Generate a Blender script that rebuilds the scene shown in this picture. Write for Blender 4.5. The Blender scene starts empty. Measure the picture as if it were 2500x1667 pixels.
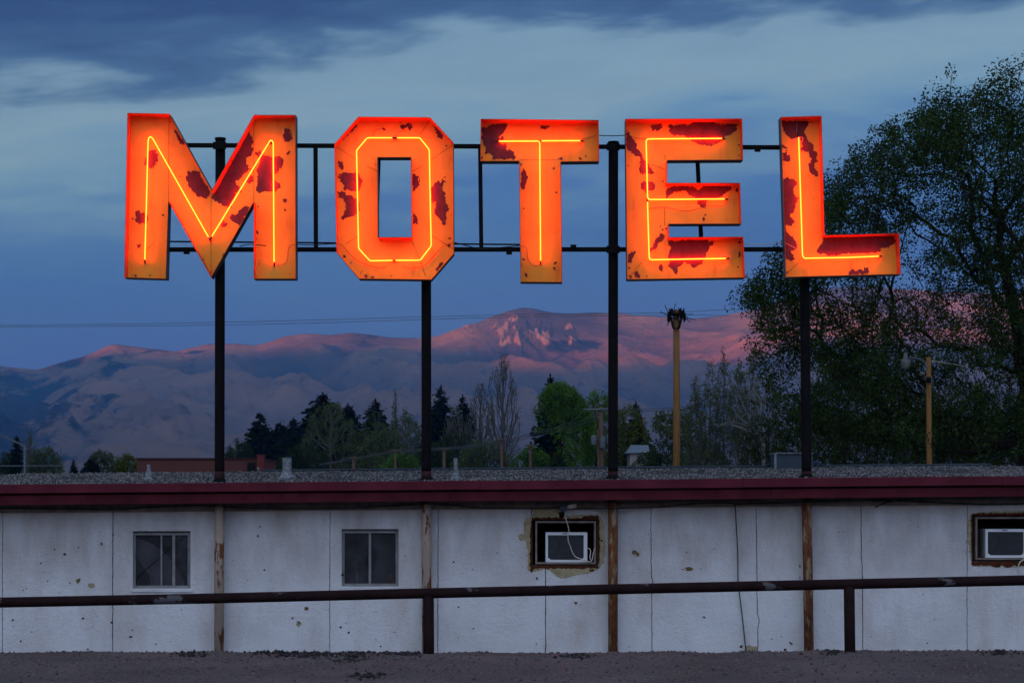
import bpy, math, random
import numpy as np
from mathutils import Vector, noise as mn
from mathutils.geometry import tessellate_polygon

SC = bpy.context.scene
COL = SC.collection
F = 4864.0            # focal length in photo pixels
HX, HY, EYE = 1250.0, 1211.0, 1.6
def P(px, py, Y):
    """pixel of the photo at real distance Y -> world point (camera stands at 0,0,EYE looking +Y)"""
    return Vector(((px-HX)/F*Y, Y, EYE+(HY-py)/F*Y))
rng = random.Random(7)

# ------------------------------------------------------------------ materials
class NT:
    def __init__(s, name):
        s.m = bpy.data.materials.new(name); s.m.use_nodes = True
        s.t = s.m.node_tree; s.n = s.t.nodes; s.l = s.t.links
        s.b = s.n['Principled BSDF']
        s.out = s.n['Material Output']
    def node(s, typ, **kw):
        x = s.n.new(typ)
        for k, v in kw.items():
            if k in x.inputs.keys(): x.inputs[k].default_value = v
            else: setattr(x, k, v)
        return x
    def coord(s, scale=(1,1,1), kind='Object'):
        tc = s.n.new('ShaderNodeTexCoord'); mp = s.n.new('ShaderNodeMapping')
        mp.inputs['Scale'].default_value = scale
        s.l.new(tc.outputs[kind], mp.inputs['Vector']); return mp.outputs['Vector']
    def noise(s, vec, scale, detail=4, rough=.55):
        x = s.node('ShaderNodeTexNoise', Scale=scale, Detail=detail, Roughness=rough)
        s.l.new(vec, x.inputs['Vector']); return x.outputs['Fac']
    def ramp(s, fac, stops, interp='LINEAR'):
        r = s.n.new('ShaderNodeValToRGB'); r.color_ramp.interpolation = interp
        e = r.color_ramp.elements
        while len(e) < len(stops): e.new(.5)
        for el, (p, c) in zip(e, stops):
            el.position = p; el.color = (*c, 1) if len(c) == 3 else c
        s.l.new(fac, r.inputs['Fac']); return r.outputs['Color']
    def mix(s, fac, a, b, mode='MIX'):
        x = s.n.new('ShaderNodeMix'); x.data_type = 'RGBA'; x.blend_type = mode
        for sock, v in ((x.inputs[0], fac), (x.inputs[6], a), (x.inputs[7], b)):
            if isinstance(v, (int, float)): sock.default_value = v
            elif isinstance(v, tuple): sock.default_value = (*v, 1)
            else: s.l.new(v, sock)
        return x.outputs[2]
    def color(s, c):
        if isinstance(c, tuple): s.b.inputs['Base Color'].default_value = (*c, 1)
        else: s.l.new(c, s.b.inputs['Base Color'])
    def bump(s, h, strength=.3, dist=.01):
        x = s.node('ShaderNodeBump', Strength=strength, Distance=dist)
        s.l.new(h, x.inputs['Height']); s.l.new(x.outputs['Normal'], s.b.inputs['Normal'])
    def rough(s, r, spec=.3, metal=0):
        s.b.inputs['Roughness'].default_value = r
        s.b.inputs['Specular IOR Level'].default_value = spec
        s.b.inputs['Metallic'].default_value = metal

W3 = lambda v: (v, v, v)
def simple(name, c, r=.6, spec=.3, metal=0, var=.25, scale=6, bump=.15):
    k = NT(name); v = k.coord()
    f = k.noise(v, scale, 5)
    k.color(k.ramp(f, [(.3, tuple(x*(1-var) for x in c)), (.7, tuple(min(1, x*(1+var)) for x in c))]))
    if bump: k.bump(k.noise(v, scale*6, 3), bump, .004)
    k.rough(r, spec, metal); return k.m

M = {}
def mat_wall():
    k = NT('white_stucco'); v = k.coord()
    base = k.ramp(k.noise(v, 1.3, 6, .6), [(.25, (.57,.56,.56)), (.5, (.69,.695,.71)), (.75, (.75,.76,.785))])
    # brown run-off and dirt that belongs to the wall
    vs = k.coord((1.1, 1, .35))
    st = k.ramp(k.noise(vs, 1.7, 7, .65), [(.50, W3(0)), (.74, W3(1))])
    c = k.mix(k.mix(.45, W3(0), st), base, (.40,.30,.23))
    sp = k.ramp(k.noise(v, 26, 3), [(.70, W3(0)), (.76, W3(1))])
    c = k.mix(k.mix(.35, W3(0), sp), c, (.25,.22,.2))
    # patchy brown band, denser towards the top of the wall
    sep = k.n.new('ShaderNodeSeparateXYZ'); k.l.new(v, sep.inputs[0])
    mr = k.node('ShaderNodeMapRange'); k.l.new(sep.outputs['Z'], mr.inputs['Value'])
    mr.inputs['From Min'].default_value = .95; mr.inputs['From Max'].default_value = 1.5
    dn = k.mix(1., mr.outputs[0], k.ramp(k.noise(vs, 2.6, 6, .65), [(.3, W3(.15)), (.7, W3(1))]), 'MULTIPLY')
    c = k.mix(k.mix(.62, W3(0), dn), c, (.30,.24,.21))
    k.color(c)
    h = k.mix(.5, k.noise(v, 55, 4, .6), k.noise(v, 17, 3))
    k.bump(h, .75, .035); k.rough(.9, .15); return k.m
def mat_rustpost(name, a, thr):
    k = NT(name); v = k.coord((3, 3, .8))
    rust = k.ramp(k.noise(v, 9, 6, .7), [(.3, (.05,.015,.008)), (.5, (.14,.05,.02)), (.7, (.22,.10,.035))])
    paint = k.ramp(k.noise(v, 4, 5), [(.3, tuple(x*.75 for x in a)), (.7, a)])
    m = k.ramp(k.noise(k.coord((2.2, 2.2, .6)), 5.5, 8, .68), [(thr, W3(0)), (thr+.03, W3(1))])
    k.color(k.mix(m, paint, rust)); k.bump(k.noise(v, 40, 5), .6, .008); k.rough(.85, .2); return k.m
def mat_face():
    k = NT('faded_orange_enamel'); v = k.coord()
    c = k.ramp(k.noise(v, 2.2, 6, .6), [(.25, (.64,.32,.022)), (.55, (.74,.425,.034)), (.8, (.77,.48,.055))])
    gr = k.ramp(k.noise(k.coord((1, 1, .25)), 7, 5, .65), [(.55, W3(0)), (.8, W3(1))])
    c = k.mix(k.mix(.55, W3(0), gr), c, (.36,.15,.035))
    k.color(c); k.bump(k.noise(v, 3, 4), .25, .02); k.rough(.55, .25); return k.m
def mat_primer():
    k = NT('maroon_primer'); v = k.coord()
    c = k.ramp(k.noise(v, 7, 7, .65), [(.25, (.07,.020,.026)), (.5, (.115,.032,.042)), (.75, (.16,.046,.056))])
    sc = k.ramp(k.noise(k.coord((9, 9, 3)), 6, 6, .7), [(.62, W3(0)), (.72, W3(1))])
    c = k.mix(k.mix(.25, W3(0), sc), c, (.20,.10,.09))
    k.color(c); k.bump(k.noise(v, 25, 5), .3, .006); k.rough(.75, .2); return k.m
def mat_return():
    k = NT('red_return_paint'); v = k.coord()
    c = k.ramp(k.noise(v, 3, 6, .6), [(.3, (.42,.05,.02)), (.7, (.66,.12,.035))])
    ch = k.ramp(k.noise(v, 16, 6, .65), [(.66, W3(0)), (.69, W3(1))])
    k.color(k.mix(ch, c, (.03,.012,.012))); k.rough(.6, .25); return k.m
def mat_gravelroof():
    k = NT('tar_and_gravel'); v = k.coord()
    c = k.ramp(k.noise(v, 40, 3), [(.4, (.02,.02,.022)), (.6, (.10,.095,.09))])
    k.color(c); k.bump(k.noise(v, 60, 3), .8, .02); k.rough(.9, .2); return k.m
def mat_stone(name, a, b):
    k = NT(name)
    g = k.n.new('ShaderNodeNewGeometry')
    k.color(k.ramp(g.outputs['Random Per Island'], [(0, a), (1, b)])); k.rough(.9, .2); return k.m
def mat_ground():
    k = NT('gravel_lot'); v = k.coord()
    big = k.ramp(k.noise(v, .8, 6, .6), [(.3, (.125,.11,.104)), (.7, (.21,.19,.18))])
    fine = k.ramp(k.noise(v, 42, 4, .7), [(.35, W3(.35)), (.5, W3(.9)), (.7, W3(1.5))])
    c = k.mix(1., big, fine, 'MULTIPLY')
    tar = k.ramp(k.noise(k.coord((.6, 2.2, 1)), 2.1, 7, .7), [(.66, W3(0)), (.69, W3(1))])
    c = k.mix(k.mix(.75, W3(0), tar), c, (.028,.026,.027))
    k.color(c); h = k.mix(.5, k.noise(v, 34, 5, .7), k.noise(v, 120, 3)); k.bump(h, 1., .04); k.rough(.92, .2); return k.m
def mat_leaf(name, a, b, trans=.25, clump=.5, bs=.35):
    k = NT(name)
    g = k.n.new('ShaderNodeNewGeometry')
    c1 = k.ramp(g.outputs['Random Per Island'], [(0, a), (1, b)])
    cl = k.ramp(k.noise(k.coord(), bs, 3, .6), [(.3, W3(1-clump)), (.7, W3(1+clump*.4))])
    c = k.mix(1., c1, cl, 'MULTIPLY')
    k.color(c); k.rough(.7, .06)
    tr = k.n.new('ShaderNodeBsdfTranslucent'); k.l.new(c, tr.inputs['Color'])
    ms = k.n.new('ShaderNodeMixShader'); ms.inputs[0].default_value = trans
    k.l.new(k.b.outputs[0], ms.inputs[1]); k.l.new(tr.outputs[0], ms.inputs[2])
    k.l.new(ms.outputs[0], k.out.inputs['Surface']); return k.m
def mat_hills():
    k = NT('dry_hillside'); v = k.coord()
    base = k.ramp(k.noise(v, .002, 8, .65), [(.3, (.080,.068,.063)), (.55, (.115,.093,.083)), (.75, (.16,.128,.112))])
    at = k.n.new('ShaderNodeAttribute'); at.attribute_name = 'cover_relief'
    sep = k.n.new('ShaderNodeSeparateColor'); k.l.new(at.outputs['Color'], sep.inputs[0])
    base = k.mix(1., base, k.ramp(sep.outputs[2], [(.1, (.50,.56,.62)), (.5, (1.,1.,1.)), (.9, (1.75,1.6,1.42))]), 'MULTIPLY')     # relief shading in the colour: gullies darkened, spurs lightened, as sage and dry grass
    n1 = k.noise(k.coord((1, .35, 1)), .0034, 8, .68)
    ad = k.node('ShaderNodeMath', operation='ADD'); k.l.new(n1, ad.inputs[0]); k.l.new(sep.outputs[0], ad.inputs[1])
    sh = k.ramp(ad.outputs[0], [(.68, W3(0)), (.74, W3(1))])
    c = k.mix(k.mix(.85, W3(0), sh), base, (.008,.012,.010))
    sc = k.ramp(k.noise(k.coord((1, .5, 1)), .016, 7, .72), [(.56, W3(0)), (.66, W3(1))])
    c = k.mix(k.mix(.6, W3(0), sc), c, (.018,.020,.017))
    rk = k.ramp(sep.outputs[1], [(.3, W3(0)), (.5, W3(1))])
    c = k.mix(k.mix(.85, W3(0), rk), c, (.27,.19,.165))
    k.color(c); k.rough(1, .05)
    k.bump(k.noise(v, .008, 9, .72), 1., 40.); return k.m
def mat_glass():
    k = NT('dusty_window_glass')
    tr = k.n.new('ShaderNodeBsdfTransparent'); tr.inputs[0].default_value = (.62,.64,.68,1)
    fr = k.n.new('ShaderNodeFresnel'); fr.inputs[0].default_value = 1.5
    k.color((.13,.13,.145)); k.rough(.12, .5)
    ad = k.node('ShaderNodeMath', operation='ADD'); k.l.new(fr.outputs[0], ad.inputs[0])
    k.l.new(k.ramp(k.noise(k.coord(), 6, 5), [(.3, W3(.12)), (.7, W3(.4))]), ad.inputs[1])
    ms = k.n.new('ShaderNodeMixShader'); k.l.new(ad.outputs[0], ms.inputs[0])
    k.l.new(tr.outputs[0], ms.inputs[1]); k.l.new(k.b.outputs[0], ms.inputs[2])
    k.l.new(ms.outputs[0], k.out.inputs['Surface']); return k.m
def mat_neon():
    k = NT('lit_neon_glass')
    k.b.inputs['Base Color'].default_value = (0, 0, 0, 1)
    k.b.inputs['Emission Color'].default_value = (1, .019, .0015, 1)
    k.b.inputs['Emission Strength'].default_value = NEON
    return k.m
def mat_rail():
    k = NT('chipped_brown_rail'); v = k.coord((.5, 1, 1))
    m = k.ramp(k.noise(v, 3.2, 7, .66), [(.60, W3(0)), (.615, W3(1))])
    c = k.ramp(k.noise(k.coord(), 7, 5), [(.3, (.012,.006,.006)), (.7, (.024,.011,.011))])
    k.color(k.mix(m, c, (.095,.092,.10))); k.bump(k.noise(k.coord(), 30, 4), .3, .004); k.rough(.75, .08); return k.m
def mat_brick():
    k = NT('red_brick'); v = k.coord()
    b = k.node('ShaderNodeTexBrick', Scale=1.6); k.l.new(v, b.inputs['Vector'])
    b.inputs['Color1'].default_value = (.12,.016,.010,1); b.inputs['Color2'].default_value = (.16,.024,.015,1); b.inputs['Mortar'].default_value = (.09,.035,.028,1)
    k.color(k.mix(.3, b.outputs[0], k.ramp(k.noise(v, .4, 5), [(.3, (.05,.013,.010)), (.7, (.13,.035,.024))]))); k.rough(.9); return k.m
def mat_wood(name, a, b):
    k = NT(name); v = k.coord((9, 9, .6))
    k.color(k.ramp(k.noise(v, 3, 6, .65), [(.3, a), (.7, b)])); k.bump(k.noise(v, 8, 4), .4, .01); k.rough(.8, .2); return k.m

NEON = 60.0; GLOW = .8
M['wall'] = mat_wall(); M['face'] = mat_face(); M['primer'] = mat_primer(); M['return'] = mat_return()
M['outer'] = simple('weathered_dark_sheet_metal', (.045,.035,.04), .5, .4, 0, .4, 5)
M['seam'] = simple('dark_orange_seam', (.22,.085,.02), .8, .1, 0, .2, 9, 0)  # dark orange colour of the seams on the letter faces
M['neon'] = mat_neon()
M['black'] = simple('black_painted_steel', (.006,.0055,.006), .75, .1, 0, .4, 5, .3)
M['oxblood'] = simple('rusty_oxblood_steel', (.032,.008,.008), .7, .2, 0, .5, 8, .4)
M['post_cream'] = mat_rustpost('flaking_cream_post_paint', (.38,.30,.24), .525)
M['post_rust'] = mat_rustpost('heavily_rusted_post_paint', (.30,.23,.15), .43)
M['maroon'] = simple('maroon_fascia_paint', (.105,.016,.028), .75, .1, 0, .22, 3, .2)
M['maroon2'] = simple('maroon_board_paint', (.080,.013,.020), .8, .08, 0, .3, 4, .3)
M['crack'] = simple('dark_crack_and_chip', (.035,.03,.03), .95, .05, 0, .3, 9, 0)  # dark colour of the wall cracks and small chips
M['plaster'] = simple('bare_yellow_plaster', (.34,.29,.17), .95, .1, 0, .3, 14, .5)
M['ochre'] = simple('ochre_chip', (.17,.115,.05), .95, .1, 0, .5, 30, .4)
M['rust'] = simple('rust_crust', (.075,.022,.010), .95, .1, 0, .6, 14, .8)
M['rust_shade'] = simple('dark_rust_and_gap_shade', (.022,.010,.008), .95, .1, 0, .5, 10, .4)  # rust on the wall; also colours the shaded gap behind the fascia
M['trim'] = simple('weathered_beige_board', (.22,.18,.155), .9, .1, 0, .3, 8, .3)
M['alu'] = simple('dull_aluminium', (.23,.23,.225), .7, .15, 0, .2, 9, .1)
M['glass'] = mat_glass()
M['room'] = simple('dim_room_plaster', (.10,.095,.10), .9, .1)
M['drape'] = simple('grey_drape', (.34,.30,.31), .9, .1, 0, .2, 3)
M['red_jar'] = simple('red_plastic', (.30,.02,.02), .5)
M['acwhite'] = simple('white_enamel', (.74,.74,.76), .4, .4, 0, .05, 4, 0)
M['acgrille'] = simple('grey_condenser_fins', (.07,.075,.085), .6, .3, .2, .2, 20, 0)
M['cordwhite'] = simple('off_white_cord', (.55,.50,.44), .6)
M['wire'] = simple('black_cable', (.012,.012,.013), .6)
M['greywire'] = simple('grey_line_wire', (.055,.06,.065), .6, .3, .0)
M['galv'] = simple('galvanised_flashing', (.20,.22,.24), .7, .15, 0, .7, 22, .3)
M['steelbox'] = simple('blue_grey_sheet_steel', (.050,.070,.090), .75, .1, 0, .15, 4, .1)
M['roof'] = mat_gravelroof(); M['stone'] = mat_stone('roof_pebbles', (.025,.025,.026), (.34,.32,.31))
M['lotstone'] = mat_stone('lot_pebbles', (.05,.045,.045), (.22,.19,.175))
M['tarbit'] = mat_stone('broken_tar_crumbs', (.012,.012,.013), (.05,.045,.045))
M['ground'] = mat_ground(); M['hills'] = mat_hills(); M['rail'] = mat_rail(); M['brick'] = mat_brick()
M['pole'] = mat_wood('weathered_pole_wood', (.13,.060,.018), (.27,.135,.042))
M['pole2'] = mat_wood('grey_brown_pole_wood', (.07,.042,.026), (.145,.088,.056))
M['bark'] = mat_wood('dark_bark', (.007,.005,.004), (.022,.016,.012))
M['palebark'] = mat_wood('pale_bark', (.075,.074,.072), (.16,.155,.15))
M['greybark'] = mat_wood('grey_twig_bark', (.050,.047,.045), (.100,.096,.092))
M['lamp'] = simple('grey_lamp_metal', (.105,.12,.135), .7, .1, 0)
M['lens'] = simple('frosted_lamp_lens', (.13,.13,.125), .5, .1)
M['stucco_far'] = simple('pale_far_wall', (.22,.20,.19), .9)
M['paleroof'] = simple('pale_metal_roof', (.14,.18,.22), .8, .1)
M['leaf_big'] = mat_leaf('spring_elm_leaves', (.018,.042,.010), (.062,.105,.028), .3, .65, .5)
M['leaf_green'] = mat_leaf('fresh_green_leaves', (.040,.11,.012), (.11,.23,.028), .3, .5, .25)
M['leaf_dull'] = mat_leaf('olive_budding_leaves', (.048,.075,.022), (.12,.155,.055), .3, .4, .2)
M['leaf_wisp'] = mat_leaf('pale olive new leaves', (.055,.080,.028), (.12,.15,.062), .35, .35, .25)
M['leaf_yellow'] = mat_leaf('yellow_green_leaves', (.055,.075,.006), (.14,.16,.016), .3, .4, .3)
M['leaf_shrub'] = mat_leaf('dark_shrub_leaves', (.014,.028,.006), (.040,.066,.014), .25, .6, .4)
M['needle'] = mat_leaf('dark_spruce_needles', (.004,.008,.004), (.010,.018,.008), .1, .5, .4)

# ------------------------------------------------------------------ builders
def tag(o, label=None, cat=None, group=None, kind=None):
    if label: o['label'] = label
    if cat: o['category'] = cat
    if group: o['group'] = group
    if kind: o['kind'] = kind
    return o
def empty(name, loc, label, cat, group=None):
    o = bpy.data.objects.new(name, None); COL.objects.link(o)
    o.location = loc; o.empty_display_size = .3
    return tag(o, label, cat, group)
def origin(o):
    v = Vector((0, 0, 0))
    while o: v = v + o.location; o = o.parent
    return v
class MB:
    def __init__(s): s.v = []; s.f = []; s.m = []
    def add(s, vs, fs, mi=0):
        k = len(s.v); s.v += [tuple(x) for x in vs]
        for f in fs: s.f.append(tuple(i+k for i in f)); s.m.append(mi)
        return s
    def quad(s, a, b, c, d, mi=0): return s.add([a, b, c, d], [(0,1,2,3)], mi)
    def hexa(s, p, mi=0):   # 8 points: bottom ring 0-3, top ring 4-7
        return s.add(p, [(3,2,1,0),(4,5,6,7),(0,1,5,4),(1,2,6,5),(2,3,7,6),(3,0,4,7)], mi)
    def box(s, x0, x1, y0, y1, z0, z1, mi=0):
        return s.hexa([(x0,y0,z0),(x1,y0,z0),(x1,y1,z0),(x0,y1,z0),(x0,y0,z1),(x1,y0,z1),(x1,y1,z1),(x0,y1,z1)], mi)
    def pbox(s, px0, py0, px1, py1, y0, y1, mi=0):   # box whose front face covers these photo pixels
        a = P(px0, py1, y0); b = P(px1, py0, y0)
        return s.box(a.x, b.x, y0, y1, a.z, b.z, mi)
    def tube(s, pts, r, n=8, mi=0, cap=True):
        pts = [Vector(p) for p in pts]
        rs = list(r) if isinstance(r, (list, tuple)) else [r]*len(pts)
        k = len(s.v); prev = None
        for i, p in enumerate(pts):
            d = ((pts[min(i+1, len(pts)-1)]-p).normalized() + (p-pts[max(i-1, 0)]).normalized())
            if d.length < 1e-6: d = Vector((0,0,1))
            d.normalize()
            if prev is None:
                up = Vector((0,0,1)) if abs(d.z) < .9 else Vector((1,0,0)); u = d.cross(up).normalized()
            else:
                u = (prev - d*prev.dot(d)); u.normalize()
            prev = u; w = d.cross(u)
            for j in range(n):
                a = 2*math.pi*j/n
                s.v.append(tuple(p + (u*math.cos(a)+w*math.sin(a))*rs[i]))
        for i in range(len(pts)-1):
            for j in range(n):
                a = k+i*n+j; b = k+i*n+(j+1) % n
                s.f.append((a, b, b+n, a+n)); s.m.append(mi)
        if cap:
            s.f.append(tuple(k+j for j in reversed(range(n)))); s.m.append(mi)
            s.f.append(tuple(k+(len(pts)-1)*n+j for j in range(n))); s.m.append(mi)
        return s
    def poly(s, pts, holes=(), mi=0):
        loops = [[Vector(p) for p in pts]] + [[Vector(p) for p in h] for h in holes]
        # tessellate in xz
        l2 = [[Vector((p.x, p.z, 0)) for p in l] for l in loops]
        tris = tessellate_polygon(l2); flat = [p for l in loops for p in l]
        fs = []
        for t in tris:
            a, b, c = (flat[i] for i in t)
            n = (b-a).cross(c-a)
            fs.append(tuple(t) if n.y < 0 else tuple(reversed(t)))
        return s.add(flat, fs, mi)
    def build(s, name, mats, parent=None, smooth=False, bevel=0):
        if not isinstance(mats, (list, tuple)): mats = [mats]
        o0 = origin(parent) if parent else Vector((0,0,0))
        me = bpy.data.meshes.new(name)
        me.from_pydata([(x-o0.x, y-o0.y, z-o0.z) for x, y, z in s.v], [], s.f)
        for m in mats:
            if m: me.materials.append(m)
        if len(mats) > 1: me.polygons.foreach_set('material_index', s.m)
        if smooth: me.polygons.foreach_set('use_smooth', [True]*len(s.f))
        me.update()
        o = bpy.data.objects.new(name, me); COL.objects.link(o)
        if parent: o.parent = parent
        if bevel:
            b = o.modifiers.new('edge', 'BEVEL'); b.width = bevel; b.segments = 2; b.limit_method = 'ANGLE'; b.angle_limit = math.radians(50)
        return o
def smoothpath(pts, n=6):
    pts = [Vector(p) for p in pts]; out = []
    for i in range(len(pts)-1):
        a = pts[max(i-1, 0)]; b = pts[i]; c = pts[i+1]; d = pts[min(i+2, len(pts)-1)]
        for j in range(n):
            t = j/n
            out.append(.5*((2*b)+(c-a)*t+(2*a-5*b+4*c-d)*t*t+(3*b-a-3*c+d)*t**3))
    out.append(pts[-1]); return out
def rough_poly(pts, step=3., amp=1.4, seed=0):
    """subdivide a pixel polygon and make its edge ragged like flaking paint"""
    out = []; n = len(pts)
    for i in range(n):
        a = Vector((*pts[i], 0)); b = Vector((*pts[(i+1) % n], 0)); L = (b-a).length
        k = max(1, int(L/step)); d = (b-a)/max(L, 1e-6); nn = Vector((-d.y, d.x, 0))
        for j in range(k):
            p = a+(b-a)*(j/k)
            q = mn.fractal(Vector((p.x*.16+seed*7.7, p.y*.16, seed*3.1)), .7, 2.1, 5)
            env = 1.0
            out.append(p+nn*q*amp*1.8*env)
    return [(p.x, p.y) for p in out]
def blob(cx, cy, r, seed=0, sx=1., n=11):
    return [(cx+sx*r*math.cos(2*math.pi*i/n)*(1+.55*mn.noise(Vector((i*.9, seed*3.7, cx)))),
             cy+r*math.sin(2*math.pi*i/n)*(1+.55*mn.noise(Vector((i*.9, seed*3.7+9, cy))))) for i in range(n)]

# ------------------------------------------------------------------ camera
cd = bpy.data.cameras.new('camera'); cam = bpy.data.objects.new('camera', cd); COL.objects.link(cam)
cam.location = (0, 0, EYE); cam.rotation_euler = (math.pi/2, 0, 0)
cd.sensor_width = 36; cd.lens = 36*F/2500; cd.shift_y = (HY-833.5)/2500
cd.clip_start = .1; cd.clip_end = 60000
SC.camera = cam

# ------------------------------------------------------------------ sky, sun
SUN_EL = math.radians(1.25); SUN_AZ = (-.40, -.917)      # towards the sun: behind the camera, to the left
w = bpy.data.worlds.new('World'); SC.world = w; w.use_nodes = True
nt = w.node_tree; nd = nt.nodes; lk = nt.links; nd.clear()
def wn(t, **kw):
    x = nd.new(t)
    for a, b in kw.items():
        if a in x.inputs.keys(): x.inputs[a].default_value = b
        else: setattr(x, a, b)
    return x
def mth(op, a, b=None):
    x = nd.new('ShaderNodeMath'); x.operation = op
    for i, q in enumerate((a, b)):
        if q is None: continue
        if isinstance(q, (int, float)): x.inputs[i].default_value = q
        else: lk.new(q, x.inputs[i])
    return x.outputs[0]
tc = wn('ShaderNodeTexCoord'); sp = wn('ShaderNodeSeparateXYZ'); lk.new(tc.outputs['Generated'], sp.inputs[0])
X, Y_, Z = sp.outputs
hor = mth('SQRT', mth('ADD', mth('MULTIPLY', X, X), mth('MULTIPLY', Y_, Y_)))
el = mth('DIVIDE', Z, mth('MAXIMUM', hor, .001)); az = mth('ARCTAN2', X, Y_)
cv = wn('ShaderNodeCombineXYZ'); lk.new(mth('MULTIPLY', az, 7.), cv.inputs[0]); lk.new(mth('MULTIPLY', mth('ADD', el, mth('MULTIPLY', az, -.10)), 34.), cv.inputs[1]); cv.inputs[2].default_value = 3.3
n1 = wn('ShaderNodeTexNoise', Scale=1., Detail=7., Roughness=.56, Distortion=.35); lk.new(cv.outputs[0], n1.inputs['Vector'])
cv2 = wn('ShaderNodeCombineXYZ'); lk.new(mth('MULTIPLY', az, 11.), cv2.inputs[0]); lk.new(mth('MULTIPLY', mth('ADD', el, mth('MULTIPLY', az, .02)), 46.), cv2.inputs[1]); cv2.inputs[2].default_value = 8.1
n2 = wn('ShaderNodeTexNoise', Scale=1., Detail=6., Roughness=.55, Distortion=.5); lk.new(cv2.outputs[0], n2.inputs['Vector'])
ww = mth('ADD', mth('SUBTRACT', el, mth('MULTIPLY', az, .10)), mth('MULTIPLY', mth('SUBTRACT', n1.outputs['Fac'], .5), .075))
ww = mth('ADD', ww, mth('MULTIPLY', mth('SUBTRACT', n2.outputs['Fac'], .5), .05))
ramp = wn('ShaderNodeValToRGB'); lk.new(mth('MULTIPLY', ww, 2.), ramp.inputs[0])
def lin(r, g, b):
    return tuple(((c/255+.055)/1.055)**2.4 if c > 10 else c/255/12.92 for c in (r, g, b))
stops = [(0., (.001,.066,.44)), (.17, (.001,.060,.42)), (.24, (.004,.072,.41)), (.30, (.022,.105,.43)), (.355, (.10,.23,.48)), (.405, (.165,.295,.50)),
         (.44, (.14,.26,.46)), (.468, (.026,.08,.24)), (.51, (.001,.018,.13)), (.62, (.001,.03,.16)), (1., lin(92,112,145))]
e = ramp.color_ramp.elements
while len(e) < len(stops): e.new(.5)
for x, (p, c) in zip(e, stops): x.position = p; x.color = (*c, 1)
bg1 = wn('ShaderNodeBackground', Strength=1.0); lk.new(ramp.outputs[0], bg1.inputs[0])
sky = wn('ShaderNodeTexSky'); sky.sky_type = 'NISHITA'; sky.sun_disc = False
sky.sun_elevation = SUN_EL; sky.sun_rotation = math.atan2(SUN_AZ[0], SUN_AZ[1])
sky.air_density = 1.; sky.dust_density = .8; sky.ozone_density = 2.
bg2 = wn('ShaderNodeBackground', Strength=.05); lk.new(sky.outputs[0], bg2.inputs[0])
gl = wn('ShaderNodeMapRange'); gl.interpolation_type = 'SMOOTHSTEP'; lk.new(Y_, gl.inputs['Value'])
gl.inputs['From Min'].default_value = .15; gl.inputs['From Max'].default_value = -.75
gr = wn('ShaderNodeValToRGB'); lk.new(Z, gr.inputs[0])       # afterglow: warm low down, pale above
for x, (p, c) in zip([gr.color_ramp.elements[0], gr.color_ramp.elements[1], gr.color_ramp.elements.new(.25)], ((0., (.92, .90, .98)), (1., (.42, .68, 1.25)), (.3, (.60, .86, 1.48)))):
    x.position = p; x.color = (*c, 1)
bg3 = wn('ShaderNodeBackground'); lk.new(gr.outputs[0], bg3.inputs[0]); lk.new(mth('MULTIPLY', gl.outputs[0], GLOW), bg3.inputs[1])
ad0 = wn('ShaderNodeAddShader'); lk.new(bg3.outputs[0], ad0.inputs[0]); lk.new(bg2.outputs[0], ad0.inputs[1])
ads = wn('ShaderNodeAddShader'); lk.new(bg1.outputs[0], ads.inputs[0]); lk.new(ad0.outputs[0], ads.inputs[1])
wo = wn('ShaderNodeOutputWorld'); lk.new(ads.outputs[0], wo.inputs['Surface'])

sl = bpy.data.lights.new('sun', 'SUN'); so = bpy.data.objects.new('sun', sl); COL.objects.link(so)
sl.energy = 10.0; sl.angle = math.radians(.35); sl.color = (1., .38, .30)
sd = Vector((SUN_AZ[0]*math.cos(SUN_EL), SUN_AZ[1]*math.cos(SUN_EL), math.sin(SUN_EL)))
so.rotation_euler = (-sd).to_track_quat('-Z', 'Y').to_euler(); so.location = (-20, -20, 40)

SC.view_settings.view_transform = 'Standard'; SC.view_settings.look = 'None'
SC.view_settings.exposure = 0; SC.view_settings.gamma = 1
cy = SC.cycles
cy.max_bounces = 6; cy.diffuse_bounces = 3; cy.glossy_bounces = 2; cy.transmission_bounces = 3; cy.transparent_max_bounces = 8; cy.volume_bounces = 0
cy.caustics_reflective = False; cy.caustics_refractive = False
try:
    cy.use_denoising = True; cy.denoiser = 'OPENIMAGEDENOISE'
except Exception: pass

# ------------------------------------------------------------------ ground
def ground_z(x, y):
    # lot the photographer stands on, its crumbling edge at the railing, and the yard below behind it
    lot = .018*(x*.25) + .035*mn.fractal(Vector((x*.5, y*.5, 2.)), 1., 2., 3) + .02*mn.noise(Vector((x*1.7, y*1.7, 5.)))
    t = min(max((y-20.4)/3.4, 0), 1); t = t*t*(3-2*t)
    return lot*(1-t) - .62*t
def build_ground():
    ys = [-14000, -5000, -1500, -400, -60, 0, 8, 12, 14, 15]+[15+.16*i for i in range(1, 56)]+[24.4, 25.6, 27, 32, 40, 60, 120, 300, 700, 1600, 4000, 9850]
    xs = [-32000, -9000, -2500, -600, -150, -40, -16, -9]+[-7.5+.15*i for i in range(101)]+[9, 16, 40, 150, 600, 2500, 9000, 20000]
    v = []; f = []
    for y in ys:
        for x in xs: v.append((x, y, ground_z(x, y) if abs(x) < 20 and 5 < y < 40 else (0 if y < 20 else -.62)))
    n = len(xs)
    for j in range(len(ys)-1):
        for i in range(n-1): f.append((j*n+i, j*n+i+1, (j+1)*n+i+1, (j+1)*n+i))
    b = MB(); b.add(v, f); o = b.build('ground', M['ground'], smooth=True); tag(o, kind='structure')
build_ground()

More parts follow.
